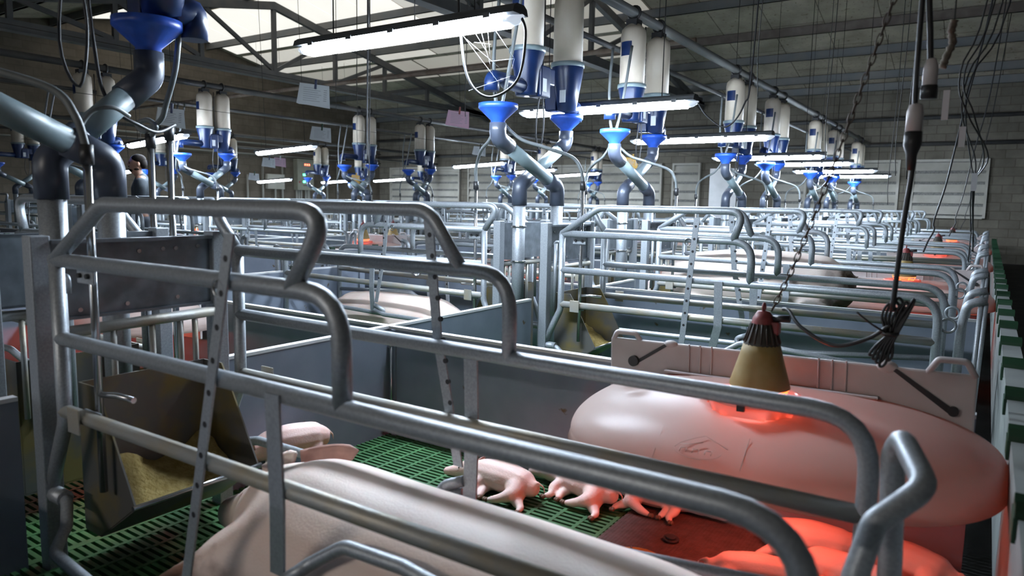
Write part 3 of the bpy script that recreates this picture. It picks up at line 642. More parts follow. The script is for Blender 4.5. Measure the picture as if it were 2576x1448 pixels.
# ------------------------------------------------------------------ crates
RT = 0.0225
def make_crate(special=False):
    r = tag(empty('farrowing_crate', (0, 0, 0)), None, 'animal crate')
    W = 0.65
    for side in (0, 1):
        v = side * W; sg = -1 if side == 0 else 1
        P = lambda u, z, dv=0.0: (u, v + dv, z)
        g = MB()
        g.tube([P(0, 1.045), P(0, 0.52), P(-0.05, 0.42), P(-0.13, 0.25)], RT, 0.10)
        if side == 0: g.tube([P(0.0, 1.045), P(0.30, 1.222), P(1.245, 1.222), P(1.12, 1.045)] if special else [P(0.0, 1.045), P(0.27, 1.222), P(1.225, 1.222), P(1.165, 1.045)], RT, 0.11, k=6)
        else: g.tube([P(0.0, 1.045), P(-0.17, 1.222) if special else P(-0.13, 1.222), P(0.97 if special else 1.03, 1.222), P(1.10, 1.045)], RT, 0.11, k=6)
        g.tube([P(-0.01, 1.045), P(1.28, 1.045), P(1.28, 0.795)], RT, 0.12, k=6)
        g.tube([P(0, 0.795), P(2.245, 0.795), P(2.245, -0.02)], RT, 0.13, k=6)
        fr = g.build('side_frame', M['galv'], r)
        g = MB(); g.tube([P(0, 0.558), P(2.24, 0.57)], RT); g.build('lower_rail', M['galv_dirty'], fr)
        # perforated adjusting strap
        if side == 0: a, b = (((0.935, 1.165), (0.685, 0.16)) if special else ((0.95, 1.18), (0.88, 0.28)))
        else: a, b = ((0.945, 1.19), (1.075, 0.41))
        s = MB(); dv = sg * 0.028
        s.flat([P(a[0], a[1], dv), P(b[0], b[1], dv)] if side == 0 else [P(a[0], a[1], dv), P(0.985, 0.82, dv), P(b[0], b[1], dv)], (1, 0, 0), 0.036, 0.006)
        hl = MB()
        for q in range(9):
            t = 0.06 + q * 0.085; x = a[0] + (b[0] - a[0]) * t; z = a[1] + (b[1] - a[1]) * t
            for e in (-1, 1): hl.cyl((x, v + dv + e * 0.0032 - (0.0006 if e < 0 else 0), z), 0.0085, 0.0006, 8, 'y')
        s.merge(hl); st = s.build('perforated_strap', [M['galv'], M['black']], r)
        rg = MB(); rg.torus((a[0] - 0.05, v + dv, 1.03), 0.022, 0.0035, 'y', 14, 5); rg.build('lock_pin', M['stain'], st)
        s = MB(); u0 = (1.075 if special else 1.10) if side == 0 else 1.12
        s.flat([P(u0, 0.80, dv * 0.9), P(u0 + 0.01, 0.53, dv * 0.9), P(u0 - 0.04 if side == 0 else u0 + 0.03, 0.33, -sg * 0.01)], (1, 0, 0), 0.05, 0.007); s.build('flat_strap', M['galv'], r)
        # floor bars
        g = MB()
        if side == 0: g.tube([P(-0.14, 0.255), P(-0.02, 0.25), P(0.06, 0.20, -0.04), P(0.13, 0.16, -0.11), P(0.36, 0.13, -0.11), P(0.9, 0.13, -0.10)], 0.018, 0.07)
        else: g.tube([P(-0.14, 0.255), P(-0.02, 0.27), P(0.10, 0.30), P(1.02, 0.31), P(1.12, 0.34)], 0.018, 0.07)
        g.tube([P(-0.15, 0.255), P(-0.03, 0.255)], 0.027)
        g.build('front_floor_bar', M['galv'], r)
        g = MB(); g.tube([P(u0, 0.38), P(u0 - 0.09, 0.345, -sg * 0.01), P(u0 - 0.04, 0.30, -sg * 0.06), P(u0 + 0.4, 0.315, -sg * 0.05), P(2.2, 0.37, -sg * 0.02)] if side else [P(u0, 0.33), P(u0 + 0.03, 0.36, 0.05), P(u0 + 0.12, 0.42, 0.08), P(u0 + 0.3, 0.42, 0.09), P(2.2, 0.37, 0.02)], 0.018, 0.06)
        g.build('rear_floor_bar', M['galv'], r)
        p = MB(); p.bbox((0.09, v + dv * 1.1 - 0.003, 0.515), (0.16, v + dv * 1.1 + 0.003, 0.595), 0.002); p.build('bracket', M['galv_dirty'], r)
    # rear gate
    g = MB()
    if special:
        # bent gate handle traced from the near crate
        o = Vector((-2.42, 1.054, 0))
        g.tube([Vector(q) - o for q in ((-0.105, 1.66, 0.05), (-0.116, 1.66, 0.51), (-0.127, 1.66, 0.73), (-0.112, 1.63, 0.785), (-0.055, 1.50, 0.735), (-0.132, 1.45, 0.664), (-0.155, 1.42, 0.56), (-0.16, 1.41, 0.02))], 0.024, 0.045, 12)
        g.tube([Vector(q) - o for q in ((-0.16, 1.30, 0.02), (-0.16, 1.30, 0.47), (-0.16, 1.33, 0.50))], 0.02, 0.03, 10)
    else:
        for v in (0.05, 0.60):
            g.tube([(2.335, v, 0.0), (2.345, v, 0.64), (2.365, v, 0.78), (2.45, v, 0.80)], RT, 0.06)
            g.tube([(2.425, v, 0.79), (2.41, v, 0.05)], 0.012); g.tube([(2.445, v, 0.79), (2.43, v, 0.05)], 0.012)
        for z in (0.25, 0.45, 0.62): g.tube([(2.34, 0.05, z), (2.34, 0.60, z)], 0.016)
    gt = g.build('rear_gate', M['galv'], r)
    if not special:
        k = MB()
        for v in (0.05, 0.60): k.torus((2.29, v - 0.03, 0.66), 0.035, 0.007, 'y', 18, 6)
        k.build('latch_ring', M['galv'], gt)
    return r
CRATE1 = Proto(lambda: make_crate(True)); CRATE = Proto(lambda: make_crate(False))
crates = {}
for ri, (rn, xh, dr_, ys) in enumerate(ROWS):
    for i, y in enumerate(ys):
        if ri in (1,) and i == 0: pass
        pr = CRATE1 if (ri == 0 and i == 0) else CRATE
        lab = 'galvanised tube farrowing crate, %s from the camera in the %s' % (nth(i, len(ys)), rn)
        if ri == 0 and i == 0: lab = 'large foreground farrowing crate of grey tubes around the lying sow'
        crates[(ri, i)] = pr.place((xh, y if dr_ > 0 else y + 0.65, 0), 0 if dr_ > 0 else PI, lab, 'tube farrowing crates')

# stations: gates, troughs, drinkers, drop pipes, dispensers
for li, (x, ys, nm) in enumerate(((XR, YR, 'right'), (XL, YL, 'left'), (XT, YT, 'third'))):
    line = {'right': 'right feed line', 'left': 'left feed line', 'third': 'brown wall feed line'}[nm]
    n = len(ys)
    for i, y in enumerate(ys):
        w_ = nth(i, n)
        GATE.place((x + 0.20, y, 0), 0, 'galvanised feed gate facing the aisle side, %s along the %s' % (w_, line), 'sheet metal feed gates')
        GATE.place((x - 0.20, y + 0.64, 0), PI, 'galvanised feed gate facing away, %s along the %s' % (w_, line), 'sheet metal feed gates')
        if li < 2:
            TROUGH.place((x + 0.235, y + 0.09, 0), 0, 'steel feed trough on the aisle side, %s along the %s' % (w_, line), 'steel sow troughs')
            TROUGH.place((x - 0.235, y + 0.55, 0), PI, 'steel feed trough on the far side, %s along the %s' % (w_, line), 'steel sow troughs')
            DRINK.place((x + 0.45, y + 0.05, 0), 0, 'upright steel drinker pipe on the aisle side, %s along the %s' % (w_, line), 'drinker pipes with hoses')
            if (li, i) != (0, 0): DRINK.place((x - 0.45, y + 0.05, 0), PI, 'upright steel drinker pipe on the far side, %s along the %s' % (w_, line), 'drinker pipes with hoses').scale.y = -1
        if li == 0 and i == 0: c1, c2, f1, f2 = 1.22, 1.37, 1.60, 0.72
        elif li == 0: c1, c2, f1, f2 = y + 0.04, y + 0.385, y + 0.69, y - 0.40
        else: c1, c2, f1, f2 = y + 0.09, y + 0.36, y + 0.57, y - 0.25
        drop('a', c1, f1, (x - 0.055, c1, 0), 'drop pipe with blue funnel leaning away, %s along the %s' % (w_, line))
        drop('b', c2, f2, (x + 0.055, c2, 0), 'drop pipe with blue funnel leaning nearer, %s along the %s' % (w_, line))
        yd1 = (y + 0.06) if li == 0 else y + 0.03
        if li == 0 and i == 0: yd1 = 1.15
        DISP.place((x, f2 + 0.42 if li == 0 else f2 + 0.42, FZ), 0, 'cream feed dispenser with side spout, %s along the %s' % (w_, line), 'cream and blue feed dispensers')
        DISPB.place((x, f1 - (0.10 if (li, i) != (0, 0) else -0.03), FZ), 0, 'cream feed dispenser in back of its pair, %s along the %s' % (w_, line), 'cream and blue feed dispensers')

# ------------------------------------------------------------------ pens
def make_partition():
    r = tag(empty('pen_partition', (0, 0, 0)), None, 'partition')
    MB().box((0, -0.017, -0.04), (2.62, 0.017, 0.572)).build('panel', M['panel'], r)
    MB().box((0, -0.019, 0.572), (2.62, 0.019, 0.586)).build('top_edge', M['edge'], r)
    p = MB(); p.box((0.02, -0.024, -0.04), (0.05, 0.024, 0.57)); p.build('seam_post', M['panel'], r)
    h = MB(); h.tube([(0.035, -0.04, 0.02), (0.035, -0.04, 0.50)], 0.006, n=6); h.cyl((0.035, -0.06, 0.49), 0.01, 0.03, 8, 'y'); h.build('hinge_rod', M['stain'], r)
    return r
PART = Proto(make_partition)
HW = {}
def head_wall(x, ya, yb, label):
    def mk():
        r = tag(empty('head_panel', (0, 0, 0)), None, 'partition'); l = yb - ya
        MB().box((-0.017, 0, -0.04), (0.017, l, 0.572)).build('panel', M['panel'], r)
        MB().box((-0.019, 0, 0.572), (0.019, l, 0.586)).build('top_edge', M['edge'], r)
        return r
    key = round(yb - ya, 3)
    if key not in HW: HW[key] = Proto(mk)
    return HW[key].place((x, ya, 0), 0, label, 'dark panels between the feed gates')
def make_slats():
    m = MB(); Ln = 2.42; x0, x1 = 0.0, 2.62
    for q in range(int((x1 - x0) / 0.105)):
        x = x0 + q * 0.105; m.box((x, 0, -0.022), (x + 0.016, Ln, 0.0))
    for q in range(int(Ln / 0.030)):
        y = q * 0.030; m.box((x0, y, -0.020), (x1, y + 0.016, -0.001))
    return tag(m.build('floor', M['green']), kind='structure')
slat0 = None
def slats(x, y, flip):
    global slat0
    if slat0 is None: slat0 = make_slats(); o = slat0
    else: o = slat0.copy(); COL.objects.link(o)
    o.location = (x, y, 0) if not flip else (x, y + 2.42, 0); o.rotation_euler = (0, 0, PI if flip else 0)
def make_rear():
    r = tag(empty('rear_panel', (0, 0, 0)), None, 'partition')
    p = MB(); p.box((-0.025, 0.0, -0.04), (0.025, 2.43, 0.55)); p.box((-0.035, 0.0, 0.55), (0.04, 2.43, 0.60)); p.build('panel', M['rearwall'], r)
    for k_ in range(4):
        y = 0.25 + 0.62 * k_
        c = MB(); c.prism([(y - 0.045, 0.59), (y + 0.045, 0.59), (y + 0.04, 0.615), (y + 0.028, 0.635), (y, 0.612), (y - 0.028, 0.635), (y - 0.04, 0.615)], 'x', -0.042, 0.046)
        c.prism([(y - 0.045, 0.545), (y + 0.045, 0.545), (y + 0.045, 0.602), (y - 0.045, 0.602)], 'x', -0.044, -0.036); c.build('clip', M['clip'], r)
    return r
def make_rear_dark():
    r = tag(empty('rear_panel', (0, 0, 0)), None, 'partition')
    MB().box((-0.017, 0, -0.04), (0.017, 2.43, 0.572)).build('panel', M['panel'], r)
    MB().box((-0.019, 0, 0.572), (0.019, 2.43, 0.586)).build('top_edge', M['edge'], r)
    for y in (0.8, 1.6):
        g = MB(); g.prism([(y - 0.04, 0.55), (y + 0.04, 0.55), (y + 0.03, 0.625), (y - 0.03, 0.625)], 'x', -0.03, 0.03); g.build('clip', M['clip'], r)
    return r
REARD = Proto(make_rear_dark)
REAR = Proto(make_rear)
for li, (x, ys, ps, nm) in enumerate(((XR, YR, PR, 'right'), (XL, YL, PL, 'left'), (XT, YT, PT, 'third'))):
    line = {'right': 'right feed line', 'left': 'left feed line', 'third': 'brown wall feed line'}[nm]
    xw = x + 0.13
    for i, y in enumerate(ps):
        w_ = nth(i, len(ps))
        PART.place((xw + 0.02, y, 0), 0, 'dark plastic pen partition on the aisle side, %s along the %s' % (w_, line), 'dark partitions between pens')
        PART.place((xw - 0.02, y, 0), PI, 'dark plastic pen partition on the far side, %s along the %s' % (w_, line), 'dark partitions between pens')
        if i < len(ps) - 1:
            slats(xw, y + 0.018, False); slats(xw, y + 0.018, True)
            for sd in (1, -1):
                if li == 2 and sd == -1: continue
                side = 'on the aisle side of' if sd > 0 else 'beyond'
                pr, tx = (REAR, 'pale rear panel with green clips') if (li == 0 and sd > 0) else (REARD, 'dark pen rear panel')
                pr.place((xw + sd * 2.76, y + (0.01 if sd > 0 else 2.44), 0), 0 if sd > 0 else PI, '%s, %s %s the %s' % (tx, w_, side, line), 'rear panels of the pens')
    for i, y in enumerate(ys):
        nxt = ys[i + 1] - 0.09 if i + 1 < len(ys) else min(ps[-1], 20.6)
        if nxt - (y + 0.70) > 0.3:
            head_wall(xw, y + 0.70, nxt, 'dark head panel with white edge beyond the %s gate of the %s' % (w_ if False else nth(i, len(ys)), line))
head_wall(XR + 0.13, -0.4, YR[0] - 0.06, 'dark head panel with white edge at the left picture edge')

# ------------------------------------------------------------------ creep domes and heat lamps
def make_dome():
    # local: x along the lid (0 .. 1.46), y from the front (0) to the back board (0.62); z measured from the floor
    r = tag(empty('creep_nest', (0, 0, 0)), None, 'nest lid')
    L0, Dp, zb, zt = 1.46, 0.62, 0.405, 0.605
    bm = bmesh.new(); nx, ny = 64, 30; grid = []
    cx, cy, cr_ = 0.735, 0.33, 0.135
    def hgt(x, y):
        u = abs((x - L0 / 2) / (L0 / 2)); v = (Dp - y) / Dp
        f = max(0.0, 1 - (u ** 2.7 + v ** 2.7))
        return zb + (zt - zb) * f ** 0.47
    for i in range(nx + 1):
        row = []
        for j in range(ny + 1):
            a = i / nx * 2 - 1; x = L0 / 2 * (1 + math.sin(a * PI / 2) ); v = math.sin(j / ny * PI / 2)
            u = abs((x - L0 / 2) / (L0 / 2)); vmax = max(0.0, (1 - min(1, u) ** 2.7)) ** (1 / 2.7)
            y = Dp - v * Dp * vmax
            row.append(bm.verts.new((x, y, hgt(x, y))))
        grid.append(row)
    for i in range(nx):
        for j in range(ny):
            try:
                c = sum((grid[a][b].co for a, b in ((i, j), (i + 1, j), (i + 1, j + 1), (i, j + 1))), Vector()) / 4
                if (c.x - cx) ** 2 + (c.y - cy) ** 2 < cr_ ** 2: continue
                f = bm.faces.new((grid[i][j], grid[i + 1][j], grid[i + 1][j + 1], grid[i][j + 1])); f.smooth = True
            except ValueError: pass
    # skirt
    edge = [grid[i][ny] for i in range(nx + 1)]
    low = [bm.verts.new((v.co.x + (v.co.x - L0 / 2) * 0.012, v.co.y - 0.006, zb - 0.03)) for v in edge]
    for i in range(nx):
        f = bm.faces.new((edge[i], edge[i + 1], low[i + 1], low[i])); f.smooth = True
    bmesh.ops.remove_doubles(bm, verts=bm.verts, dist=1e-5)
    bmesh.ops.recalc_face_normals(bm, faces=bm.faces)
    me = D.meshes.new('lid_shell'); bm.to_mesh(me); bm.free(); me.materials.append(M['dome'])
    o = D.objects.new('shell', me); COL.objects.link(o); o.parent = r
    sd = o.modifiers.new('thickness', 'SOLIDIFY'); sd.thickness = 0.005; sd.offset = -1
    c = MB(); c.torus((cx, cy, zt + 0.012), 0.145, 0.010, 'z', 36, 8); c.lathe([(0.143, zt - 0.03), (0.150, zt + 0.012), (0.146, zt + 0.012), (0.139, zt - 0.03)], (cx, cy, 0), 36)
    cl = c.build('opening_collar', M['collar'], r)
    MB().box((cx - 0.012, cy - 0.163, zt - 0.004), (cx + 0.012, cy - 0.150, zt + 0.02)).build('collar_clip', M['black'], cl)
    # back board
    b = MB(); b.bbox((0.06, Dp, 0.30), (1.36, Dp + 0.018, 0.71), 0.006)
    b.tube([(0.07, Dp + 0.009, 0.70), (0.085, Dp + 0.009, 0.735), (0.17, Dp + 0.009, 0.735), (0.19, Dp + 0.009, 0.705)], 0.011, 0.02, 8)
    b.tube([(1.22, Dp + 0.009, 0.70), (1.25, Dp + 0.009, 0.75), (1.33, Dp + 0.009, 0.75), (1.355, Dp + 0.009, 0.70)], 0.011, 0.02, 8)
    b.ball((0.325, Dp + 0.004, 0.706), (0.03, 0.013, 0.016)); b.ball((1.10, Dp + 0.004, 0.708), (0.034, 0.014, 0.022))
    rb = MB()
    for x0 in (0.40, 0.88):
        for q in range(3): rb.bbox((x0 + q * 0.045, Dp - 0.008, 0.60), (x0 + q * 0.045 + 0.006, Dp, 0.715), 0.002)
        rb.bbox((x0 - 0.09, Dp - 0.03, 0.596), (x0 + 0.20, Dp, 0.604), 0.002)
    b.merge(rb, 0)
    sl = MB()
    sl.prism([(0.165, 0.615), (0.185, 0.612), (0.315, 0.70), (0.30, 0.705)], 'y', Dp - 0.004, Dp + 0.001); sl.cyl((0.17, Dp - 0.018, 0.622), 0.022, 0.018, 14, 'y')
    sl.prism([(1.13, 0.705), (1.115, 0.70), (1.285, 0.575), (1.31, 0.585)], 'y', Dp - 0.004, Dp + 0.001); sl.cyl((1.30, Dp - 0.018, 0.585), 0.016, 0.018, 14, 'y')
    b.merge(sl, 1); bo = b.build('back_board', [M['board'], M['black']], r)
    # raised mark on the front of the lid: a small house roof over a half ring with worn letters
    e = MB(); mx_, mz = 0.645, 0.0
    def onlid(x, s):     # s: 0 at the bottom edge .. 1 upward along the front curve
        y = 0.0 + s * 0.20; return Vector((x, y + 0.001, hgt(x, y + 0.012) + 0.002))
    def stroke(pts, rr=0.0011): e.sweep([onlid(*p) for p in pts], rr, 5)
    stroke([(mx_ - 0.075, 0.17), (mx_ - 0.06, 0.24), (mx_ - 0.02, 0.34), (mx_ + 0.01, 0.41), (mx_ + 0.05, 0.32), (mx_ + 0.09, 0.24)])
    stroke([(mx_ + 0.075 * math.cos(PI + t * PI / 12), 0.16 + 0.10 * math.sin(PI + t * PI / 12)) for t in range(13)])
    stroke([(mx_ - 0.06, 0.22), (mx_ - 0.03, 0.23), (mx_ + 0.01, 0.29)])
    for q in range(6): stroke([(mx_ - 0.055 + q * 0.02, 0.12), (mx_ - 0.055 + q * 0.02, 0.17)], 0.0013)
    for q in range(0, 5, 2): stroke([(mx_ - 0.055 + q * 0.02, 0.17), (mx_ - 0.038 + q * 0.02, 0.17)], 0.0013)
    stroke([(mx_ - 0.14, 0.03), (mx_ - 0.14, 0.5)]); stroke([(mx_ + 0.14, 0.03), (mx_ + 0.14, 0.5)]); pass
    e.build('raised_mark', M['dome'], o)
    return r
DOME = Proto(make_dome)
def make_lamp():
    # origin: centre of the shade mouth
    r = tag(empty('heat_lamp', (0, 0, 0)), None, 'heat lamp')
    MB().lathe([(0.104, 0.0), (0.102, 0.012), (0.088, 0.06), (0.071, 0.12), (0.062, 0.155), (0.060, 0.155), (0.068, 0.12), (0.084, 0.06), (0.098, 0.010), (0.099, 0.0), (0.104, 0.0)], (0, 0, 0), 28).build('shade', M['yellow'], r)
    n = MB(); n.lathe([(0.063, 0.148), (0.063, 0.156), (0.058, 0.165), (0.040, 0.225), (0.036, 0.23), (0.0, 0.23)], (0, 0, 0), 24)
    for k_ in range(18):
        a = 2 * PI * k_ / 18
        n.sweep([(0.062 * math.cos(a), 0.062 * math.sin(a), 0.158), (0.041 * math.cos(a), 0.041 * math.sin(a), 0.226)], 0.0035, 5)
    n.build('vented_neck', M['ribbed'], r)
    c = MB(); c.lathe([(0.040, 0.225), (0.036, 0.245), (0.022, 0.268), (0.0, 0.272)], (0, 0, 0), 20); c.torus((0.0, 0.0, 0.283), 0.014, 0.0045, 'x', 14, 6); c.bbox((0.022, -0.02, 0.19), (0.058, 0.02, 0.235), 0.005); c.build('cap', M['red'], r)
    k2 = MB(); k2.tube([(0.03, 0, 0.245), (0.09, 0.0, 0.25)], 0.012, n=8); k2.build('cable_gland', M['black'], r)
    b = MB(); b.lathe([(0.0, -0.005), (0.035, 0.0), (0.055, 0.03), (0.05, 0.06), (0.03, 0.10), (0.03, 0.14), (0, 0.14)], (0, 0, 0), 18); b.build('bulb', M['heat'], r)
    g = MB()
    g.torus((0, 0, -0.035), 0.085, 0.0028, 'z', 24, 5); g.torus((0, 0, -0.052), 0.045, 0.0025, 'z', 18, 5); g.torus((0, 0, -0.005), 0.098, 0.003, 'z', 28, 5)
    for k_ in range(6):
        a = PI * k_ / 3; g.sweep([(0.098 * math.cos(a), 0.098 * math.sin(a), -0.005), (0.085 * math.cos(a), 0.085 * math.sin(a), -0.035), (0.045 * math.cos(a), 0.045 * math.sin(a), -0.052), (0, 0, -0.055)], 0.0022, 5)
    g.build('wire_guard', M['glow'], r)
    for ch in r.children: ch.scale = (0.94, 0.94, 0.94)
    return r
LAMP = Proto(make_lamp)
def heat_light(p, e):
    l = D.lights.new('heat_lamp_light', 'POINT'); l.energy = e; l.color = (1.0, 0.14, 0.085); l.shadow_soft_size = 0.06
    o = D.objects.new('heat_lamp_light', l); COL.objects.link(o); o.location = (p[0], p[1], p[2] - 0.19)
    return o
def nest(x_head, dir_, yback, label_pos, i, facing=1):
    # lid against a partition at yback; facing=1 -> opens toward -y
    if facing > 0: xo = x_head + 1.09 if dir_ > 0 else x_head - 2.52
    else: xo = x_head + 2.52 if dir_ > 0 else x_head - 1.09
    d = DOME.place((xo, yback - 0.66 * facing, 0 - 0.018), 0 if facing > 0 else PI, 'milky plastic lid over the nest ' + label_pos, 'creep lids over the nests')
    d.rotation_euler.y = -0.024
    lx = xo + 0.735 * facing; ly = yback - (0.66 - 0.33) * facing
    lp = LAMP.place((lx, ly, 0.655), 0, 'yellow heat lamp above the nest ' + label_pos, 'heat lamps over the nests')
    hl = heat_light((lx, ly, 0.60), HEAT); hl.parent = None
    return d, lp, hl
NESTS = []
NESTS.append(nest(-2.42, 1, 2.737, 'in the foreground pen', 0))
for i, (yb, t) in enumerate(((7.64, 'second from the camera by the aisle'), (12.54, 'third from the camera by the aisle'), (17.43, 'farthest from the camera by the aisle'))): NESTS.append(nest(-2.42, 1, yb, t, i))
for i, (yb, t) in enumerate(((2.737, 'behind the nearest feed gate'), (7.64, 'behind the third feed gate'), (12.54, 'behind the fifth feed gate'))): NESTS.append(nest(-3.08, -1, yb, t, i))
NESTS.append(nest(-9.72, 1, 8.08, 'beside the middle walkway, facing the camera', 0))
NESTS.append(nest(-9.72, 1, 8.12, 'beside the middle walkway, facing away', 1, -1))
NESTS.append(nest(-9.72, 1, 12.98, 'farther along the middle walkway', 2))
NESTS.append(nest(-10.38, -1, 8.08, 'left of the left feed pipes', 3))

# nest mat and bits on the foreground floor
m = MB(); m.bbox((-1.12, 1.78, -0.004), (0.105, 2.73, 0.012), 0.004); tag(m.build('nest_mat', M['mat']), 'dimpled brown nest mat under the foreground creep lid', 'mat')
m = MB(); m.cyl((-0.885, 2.43, 0.0115), 0.03, 0.012, 14); m.cyl((-0.885, 2.43, 0.0225), 0.02, 0.008, 14); tag(m.build('mat_fastener', M['black']), 'small dark round fastener standing on the nest mat', 'fastener')
bw = tag(empty('creep_bowl', (-0.90, 2.13, 0.0)), 'small orange lit bowl beside the sow back on the slats', 'bowl')
MB().lathe([(0.0, 0.012), (0.06, 0.012), (0.085, 0.02), (0.10, 0.055), (0.104, 0.055), (0.09, 0.012), (0.06, 0.0), (0.0, 0.0)], (0, 0, 0), 24).build('dish', M['orange'], bw)
c = MB()
for k_ in range(3):
    a = PI * k_ / 3; c.sweep([(0.10 * math.cos(a), 0.10 * math.sin(a), 0.056), (-0.10 * math.cos(a), -0.10 * math.sin(a), 0.056)], 0.004, 6)
c.build('spokes', M['stain'], bw)

# ------------------------------------------------------------------ animals
def fuse(name, segs, voxel, material, smooth=8, parent=None, n=16):
    mb = MB()
    for (pts, up) in segs:
        P = [Vector(p[:3]) for p in pts]; Rr = [(p[3], p[4] if len(p) > 4 else p[3]) for p in pts]
        t0 = (P[0] - P[1]).normalized(); t1 = (P[-1] - P[-2]).normalized()
        r0, r1 = min(Rr[0]), min(Rr[-1])
        sub = spline(P, 4); rs = []
        for i in range(len(P) - 1):
            for j in range(4):
                t = j / 4; t = t * t * (3 - 2 * t); rs.append(tuple(Rr[i][q] * (1 - t) + Rr[i + 1][q] * t for q in (0, 1)))
        rs.append(Rr[-1])
        pre = [(P[0] + t0 * r0 * 0.75, tuple(q * 0.45 for q in Rr[0])), (P[0] + t0 * r0 * 0.42, tuple(q * 0.82 for q in Rr[0]))]
        post = [(P[-1] + t1 * r1 * 0.42, tuple(q * 0.82 for q in Rr[-1])), (P[-1] + t1 * r1 * 0.75, tuple(q * 0.45 for q in Rr[-1]))]
        mb.sweep([p for p, _ in pre] + sub + [p for p, _ in post], [q for _, q in pre] + rs + [q for _, q in post], n, up=up)
    me = mb.mesh(name); o = D.objects.new(name, me); COL.objects.link(o)
    a = o.modifiers.new('r', 'REMESH'); a.mode = 'VOXEL'; a.voxel_size = voxel
    b = o.modifiers.new('s', 'SMOOTH'); b.factor = 0.5; b.iterations = smooth
    dg = bpy.context.evaluated_depsgraph_get(); dg.update()
    nm = D.meshes.new_from_object(o.evaluated_get(dg)); o.modifiers.clear(); o.data = nm; D.meshes.remove(me); nm.name = name
    nm.materials.clear(); nm.materials.append(material)
    nm.polygons.foreach_set('use_smooth', [True] * len(nm.polygons))
    if parent is not None: o.parent = parent
    return o
Z = (0, 0, 1)
# the foreground sow, on her side with the belly toward the camera, head at the trough end
sow = fuse('sow', [
    ([(-0.33, 1.40, 0.22, 0.14, 0.17), (-0.45, 1.40, 0.22, 0.22, 0.22), (-0.70, 1.39, 0.225, 0.265, 0.232), (-1.05, 1.38, 0.225, 0.285, 0.238), (-1.40, 1.38, 0.225, 0.28, 0.24), (-1.66, 1.40, 0.225, 0.26, 0.24), (-1.84, 1.43, 0.205, 0.20, 0.205), (-1.98, 1.47, 0.175, 0.155, 0.165)], Z),
    ([(-1.90, 1.46, 0.18, 0.17, 0.17), (-2.03, 1.50, 0.155, 0.135, 0.15), (-2.14, 1.52, 0.13, 0.10, 0.115), (-2.25, 1.53, 0.10, 0.072, 0.08), (-2.33, 1.535, 0.085, 0.060, 0.062)], Z),
    ([(-1.72, 1.30, 0.26, 0.15, 0.13), (-1.84, 1.22, 0.19, 0.105, 0.10), (-1.93, 1.13, 0.125, 0.072, 0.072), (-2.02, 1.04, 0.075, 0.052, 0.052), (-2.06, 0.97, 0.045, 0.04, 0.036)], Z),
    ([(-1.62, 1.24, 0.12, 0.11, 0.09), (-1.72, 1.12, 0.08, 0.07, 0.06), (-1.80, 1.00, 0.05, 0.045, 0.042)], Z),
    ([(-0.55, 1.30, 0.26, 0.18, 0.16), (-0.62, 1.15, 0.17, 0.12, 0.11), (-0.60, 1.02, 0.10, 0.07, 0.065), (-0.54, 0.92, 0.055, 0.045, 0.042)], Z),
    ([(-0.95, 1.19, 0.13, 0.06, 0.05), (-1.25, 1.165, 0.13, 0.065, 0.055), (-1.5, 1.19, 0.13, 0.06, 0.05)], Z)], 0.013, M['sow_front'], 14, n=20)
sow.data.transform(Matrix.Translation((0.075, 0, 0)))
tag(sow, 'large pale pink sow lying on her side in the foreground crate', 'pig', 'sows')
def ear(parent, base, tip, width, nrm, material=None, name='ear', bulge=0.25):
    b, t = Vector(base), Vector(tip); d = t - b; wd = d.cross(Vector(nrm)).normalized(); nn = wd.cross(d).normalized()
    vs = []; fs = []; n, mm = 8, 6
    for i in range(n + 1):
        s = i / n; ww = width * (1 - s) ** 0.55 * (0.8 + 0.5 * s) if s < 1 else 0.0005
        for j in range(mm + 1):
            q = j / mm * 2 - 1
            vs.append(b + d * s + wd * (ww * q) + nn * (bulge * width * (1 - q * q) + 0.12 * d.length * s * s))
    for i in range(n):
        for j in range(mm):
            a = i * (mm + 1) + j; fs.append((a, a + 1, a + mm + 2, a + mm + 1))
    m = MB(); m.add(vs, fs, True); o = m.build(name, material or M['ear'], parent)
    sd = o.modifiers.new('t', 'SOLIDIFY'); sd.thickness = 0.004 if width < 0.04 else 0.009; sd.offset = 0
    return o
ear(sow, (-1.93, 1.60, 0.325), (-1.72, 1.68, 0.40), 0.06, (0.68, -0.62, 0.33), bulge=0.12)
ear(sow, (-2.0, 1.50, 0.30), (-1.90, 1.56, 0.385), 0.045, (0.3, -1, 0.3), M['sow'])

